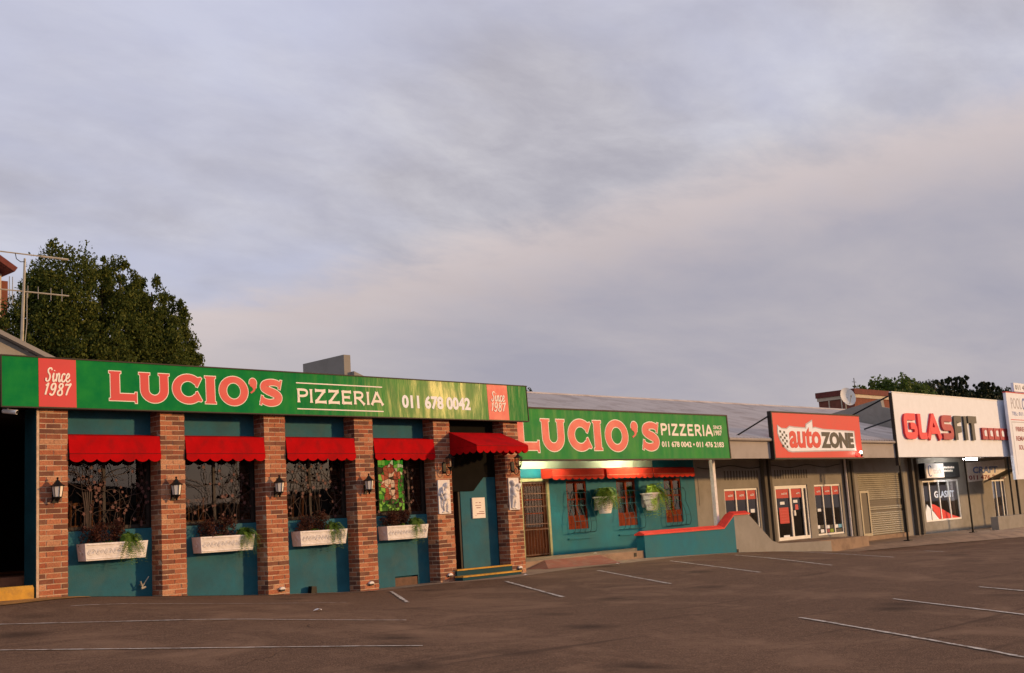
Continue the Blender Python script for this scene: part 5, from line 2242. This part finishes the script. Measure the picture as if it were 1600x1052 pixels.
# tall advertising sign at the far right edge
ps = thing('tall_sign', 'tall white advertising sign cut off by the right edge, with stacked panels', 'sign', (50.6, .6, 2.08), local=True)
mb = MB()
mb.box(0, 4.6, 0, .12, 0, 3.66)
mb.build('panel', 'sign_white', ps)
mb = MB()
mb.box(1.0, 4.6, .0, .12, 3.74, 4.12)
mb.build('top_panel', 'sign_white', ps)
mb = MB()
mb.box(-.02, 4.62, -.012, .13, 3.662, 3.70)
mb.build('trim', 'sign_red', ps)
mb = MB()
mb.box(.22, 4.5, -.004, -.001, 2.50, 2.53)
mb.build('red_rule', 'sign_red', ps)
mb = MB()
mb.box(.26, 4.5, -.006, -.001, 2.40, 2.43)
mb.box(.26, .28, -.006, -.001, .2, 2.40)
mb.build('inner_frame', 'sign_grey', ps)
text('POOL', .45, 1.62, 2.98, 3.46, -.0005, 'sign_grey', ps, bold=.01, t=.003)
text('CRAFT', 1.68, 3.2, 2.95, 3.48, -.0005, 'sign_blue', ps, bold=.02, t=.003)
text('TEL: 011 476 3928', .42, 3.2, 2.70, 2.86, -.0005, 'sign_blue', ps, bold=.02, t=.003)
text('011 476 3928', 1.15, 3.6, 3.83, 4.03, -.0005, 'sign_dark', ps, bold=.01, t=.003)
text('FIBREGLASS', .62, 2.6, 2.02, 2.22, -.0005, 'sign_maroon', ps, bold=.03, t=.003)
text('REMARBELITE', .55, 2.7, 1.62, 1.82, -.0005, 'sign_maroon', ps, bold=.03, t=.003)
text('SOLAR PANELS', .74, 2.8, 1.24, 1.44, -.0005, 'sign_maroon', ps, bold=.03, t=.003)
for x in (.5, 4.2):
    mb = MB()
    mb.tube([(x, .2, -2.4), (x, .2, 3.6)], .05, 8)
    mb.build('leg', 'black_metal', ps)

# ================================================================ BACKGROUND
# big tree behind the pizzeria
lobes = [(15.75, 14, 8.80, .92, .9, 1.45), (15.15, 14, 8.05, .70, .8, 1.3), (16.9, 14, 8.65, .34, .6, 1.35), (17.5, 14, 8.75, .52, .7, 1.25), (18.1, 14.2, 8.35, .45, .6, 1.2), (18.55, 14, 8.50, .46, .5, 1.25),
         (19.2, 14, 7.90, .46, .5, 1.2), (19.7, 14.2, 7.05, .48, .5, 1.15), (14.45, 14, 7.35, .55, .7, 1.1), (15.9, 13.6, 6.90, .95, .8, 1.2), (17.2, 13.6, 7.10, .85, .8, 1.35), (18.6, 13.8, 7.00, .75, .8, 1.35),
         (19.5, 14, 6.40, .6, .7, .9), (14.6, 14, 6.20, .8, .8, .9), (16.5, 14.4, 6.10, 1.6, 1.2, 1.2), (18.3, 14.4, 6.10, 1.4, 1.1, 1.2), (20.0, 14, 6.80, .28, .4, .7)]
tree('leafy_tree', 'large dark green bushy tree rising behind the left end of the long sign', (16.9, 14.2, .8), 4.6, .32, lobes, 150000, .098, 'leaf_tree', 21, clump=.20, nclump=95, fill=.2, up=1.1, rag=.10)


def px_tree(*a, **k):
    return tree(*a, **k)


# rounded trees at the right
px_tree('round_tree', 'bright green rounded tree behind the brick building', (124, 40, 0), 8, .5,
        [(119.5, 40, 12.2, 2.6, 2, 1.6), (124, 40, 12.7, 3.6, 2.4, 1.9), (128.5, 40, 12.3, 3.0, 2.2, 1.7), (122, 40, 10.3, 4, 2.5, 2), (129, 40, 10.0, 4, 2.5, 2)], 15000, .42, 'leaf_mid', 31, clump=.2, nclump=60, up=.4)
for k, (bx, top, wd, lab) in enumerate(((163, 17.9, 7.2, 'dark flat-topped cedar left of the pair beyond the big white sign'), (174, 17.5, 5.6, 'smaller dark flat-topped cedar right of the pair beyond the big white sign'))):
    r_ = random.Random(70 + k)
    lb = []
    for i in range(7):
        z = top - .15 - i * .62
        w_ = wd * (.52, .80, .62, .95, .80, 1.05, 1.1)[i] * .85
        lb.append((bx + r_.uniform(-1.8, 1.8), 50, z, w_ * .80, 1.6, .17))
    px_tree('cedar_tree', lab, (bx, 50, 0), 11.5, .45, lb, 14000, .34, 'leaf_cedar', 75 + k, group='cedars on the skyline', clump=.55, nclump=26, up=.1, rag=.05)
px_tree('hedge_tree', 'low dark treetops filling the skyline under the cedars', (172, 51, 0), 8, .5, [(152 + 6 * i, 51, 15.0 + .6 * math.sin(i * 1.7), 4.2, 2.0, 1.5) for i in range(8)], 16000, .42, 'leaf_cedar', 79, up=.3)
px_tree('far_tree', 'small treetop just above the metal roof ridge', (35.2, 14, 0), 5.6, .12, [(35.2, 14, 6.55, .38, .3, .32), (34.6, 14, 6.4, .18, .2, .15), (36.0, 14, 6.35, .16, .2, .12)], 900, .10, 'leaf_cedar', 82, up=.5)

# brick office block at the right
bb = thing('brick_block', 'flat-roofed red brick block with a pale band behind the red shop sign', 'building', (80, 23.5, 0))
mb = MB()
mb.box(78.8, 84.5, 22.0, 24.85, 0, 8.95)
mb.build('wall', 'house_brick', bb)
mb = MB()
mb.box(78.72, 84.6, 21.92, 24.93, 8.95, 9.20)
mb.build('band', 'house_cream', bb)
mb = MB()
mb.box(78.65, 84.65, 21.85, 25.0, 9.20, 9.60)
mb.build('roof_edge', 'tile_red', bb)
for y in (23.0, 24.0):
    mb = MB()
    mb.box(78.74, 78.799, y - .04, y + .04, 6, 8.94)
    mb.build('pipe', 'house_cream', bb)
mb = MB()
mb.tube([(81, 23, 9.6), (81, 23, 10.6)], .03, 5)
mb.tube([(80.7, 23, 10.3), (81.3, 23, 10.3)], .02, 5)
mb.build('mast', 'black_metal', bb)

# satellite dish on the roof
t = thing('satellite_dish', 'round white satellite dish on the metal roof in front of the brick block', 'dish', (46.4, 5.9, 5.0))
c = Vector((46.55, 5.75, 5.98))
nrm = Vector((-.55, -.80, .35)).normalized()
u = nrm.cross(Vector((0, 0, 1))).normalized()
v = u.cross(nrm)
mb = MB()
vs, fs = [], []
for i in range(5):
    rr_ = .42 * i / 4
    for k in range(20):
        a = 2 * math.pi * k / 20
        vs.append(c + (u * math.cos(a) * .82 + v * math.sin(a)) * rr_ + nrm * (.10 * (i / 4) ** 2))
for i in range(4):
    for k in range(20):
        q = (k + 1) % 20
        fs.append((i * 20 + k, i * 20 + q, (i + 1) * 20 + q, (i + 1) * 20 + k))
mb.add(vs, fs)
mb.build('reflector', 'dish', t, smooth=True)
mb = MB()
mb.tube([c + v * -.38, c + nrm * .34 - v * .1], .015, 5)
mb.tube([c + nrm * .30 - v * .12, c + nrm * .38 - v * .08], .035, 6)
mb.build('feed_arm', 'aerial', t)
mb = MB()
mb.tube([c, c + Vector((.08, .14, -.2)), c + Vector((.08, .14, -1.1))], .03, 6)
mb.build('mast', 'aerial', t)

# house at the far left: tiled roof, cream gable, brick chimney wall
hs = thing('brick_house', 'red-roofed cream house partly hidden at the left edge behind the tree', 'house', (13.5, 19, .8))
mb = MB()
mb.box(10.5, 15.72, 18.2, 24, .5, 10.30)
mb.build('wall', 'house_cream', hs)
mb = MB()
mb.prism([(9.6, 12.6), (12.2, 12.75), (15.98, 10.42), (15.88, 10.28), (12.2, 12.5), (9.6, 12.35)], 17.6, 24.4)
mb.build('roof', 'tile_red', hs)
mb = MB()
mb.box(15.73, 16.10, 18.6, 19.6, .5, 10.18)
mb.build('chimney', 'house_brick', hs)
# grey gable roof just behind the sign
lr = thing('low_grey_roof', 'low grey gabled roof edge just above the left end of the sign', 'roof', (8.5, 3.4, 4.5))
mb = MB()
mb.prism([(6.0, 4.5), (10.5, 4.5), (10.5, 4.92), (9.19, 5.50), (7.2, 6.35), (6.0, 5.7)], 3.0, 3.2)
mb.build('gable', 'grey_wall', lr)
mb = MB()
mb.prism([(10.75, 4.83), (7.2, 6.385), (7.2, 6.46), (10.8, 4.90)], 2.85, 8.0)
mb.build('roof_sheet', 'roof_grey', lr)

# television aerial
ae = thing('tv_aerial', 'thin television aerial mast with two booms in front of the tree', 'aerial', (9.62, 3.1, 5.3))
mb = MB()
mb.tube([(9.63, 3.1, 5.15), (9.66, 3.1, 6.1), (9.69, 3.1, 7.07)], [.032, .028, .02], 6)
mb.build('mast', 'aerial', ae)
mb = MB()
mb.tube([(9.15, 3.1, 7.15), (10.55, 3.1, 7.15)], .014, 5)
mb.tube([(10.0, 3.1, 7.15), (10.55, 3.1, 7.15)], .02, 5)
mb.build('boom', 'aerial', ae)
mb = MB()
mb.tube([(9.21, 3.1, 6.43), (10.56, 3.1, 6.43)], .014, 5)
bo = mb.build('boom', 'aerial', ae)
for x in (9.4, 9.46, 9.75, 9.95, 10.2, 10.42):
    m_ = MB()
    m_.tube([(x, 3.1, 6.43 - (.26 if x < 9.5 else .12)), (x, 3.1, 6.43 + (.26 if x < 9.5 else .12))], .008, 4)
    m_.build('element', 'aerial', bo)
mb = MB()
mb.tube([(9.50, 3.08, 7.14), (9.52, 3.08, 7.04), (9.60, 3.08, 6.99), (9.68, 3.08, 7.0)], .008, 5)
mb.build('clamp', 'black_metal', ae)
mb = MB()
mb.tube([(9.72, 3.07, 6.40), (9.72, 3.07, 5.8), (9.69, 3.07, 5.5), (9.68, 3.07, 5.25)], .008, 5)
mb.build('cable', 'aerial', ae)
mb = MB()
mb.box(9.64, 9.73, 3.02, 3.08, 5.22, 5.31)
mb.build('junction_box', 'cream', ae)

# the dark row across the car park that shows as a reflection in the pizzeria windows
ob = thing('opposite_row', 'dark low building across the car park, mirrored in the pizzeria windows', 'building', (66, -80, 0))
for x0, x1, h in ((36, 58, 6.8), (58.01, 71, 4.5), (71.01, 83, 5.6), (83.01, 112, 10.0)):
    mb = MB()
    mb.prism([(x0, -.2), (x1, -.2), (x1, h - .5), ((x0 + x1) / 2, h + .6), (x0, h - .5)], -86, -80)
    mb.build('wall', 'opposite', ob)

# scraps of paper on the ground
for i, (x, y, lab) in enumerate(((22.3, -.55, 'white paper scrap on the asphalt in front of the red-brown ramp'), (24.1, 1.6, 'white paper scrap on the platform below the barred windows'),
                                 (10.6, -4.4, 'small pale paper scrap between the parking lines in the left foreground'), (18.9, -.75, 'small pale scrap at the foot of the entrance steps'))):
    z = .641 if y > 1 else G(x, y) + .009
    m_ = MB()
    r_ = random.Random(300 + i)
    ring = [(x + .07 * math.cos(a) * r_.uniform(.6, 1.2), y + .055 * math.sin(a) * r_.uniform(.6, 1.2), z + r_.uniform(0, .03)) for a in [k * math.pi / 4 for k in range(8)]]
    m_.add(ring + [(x, y, z + .035)], [(k, (k + 1) % 8, 8) for k in range(8)])
    tag(m_.build('paper_scrap', 'cream'), lab, 'litter', 'scraps of paper on the ground')
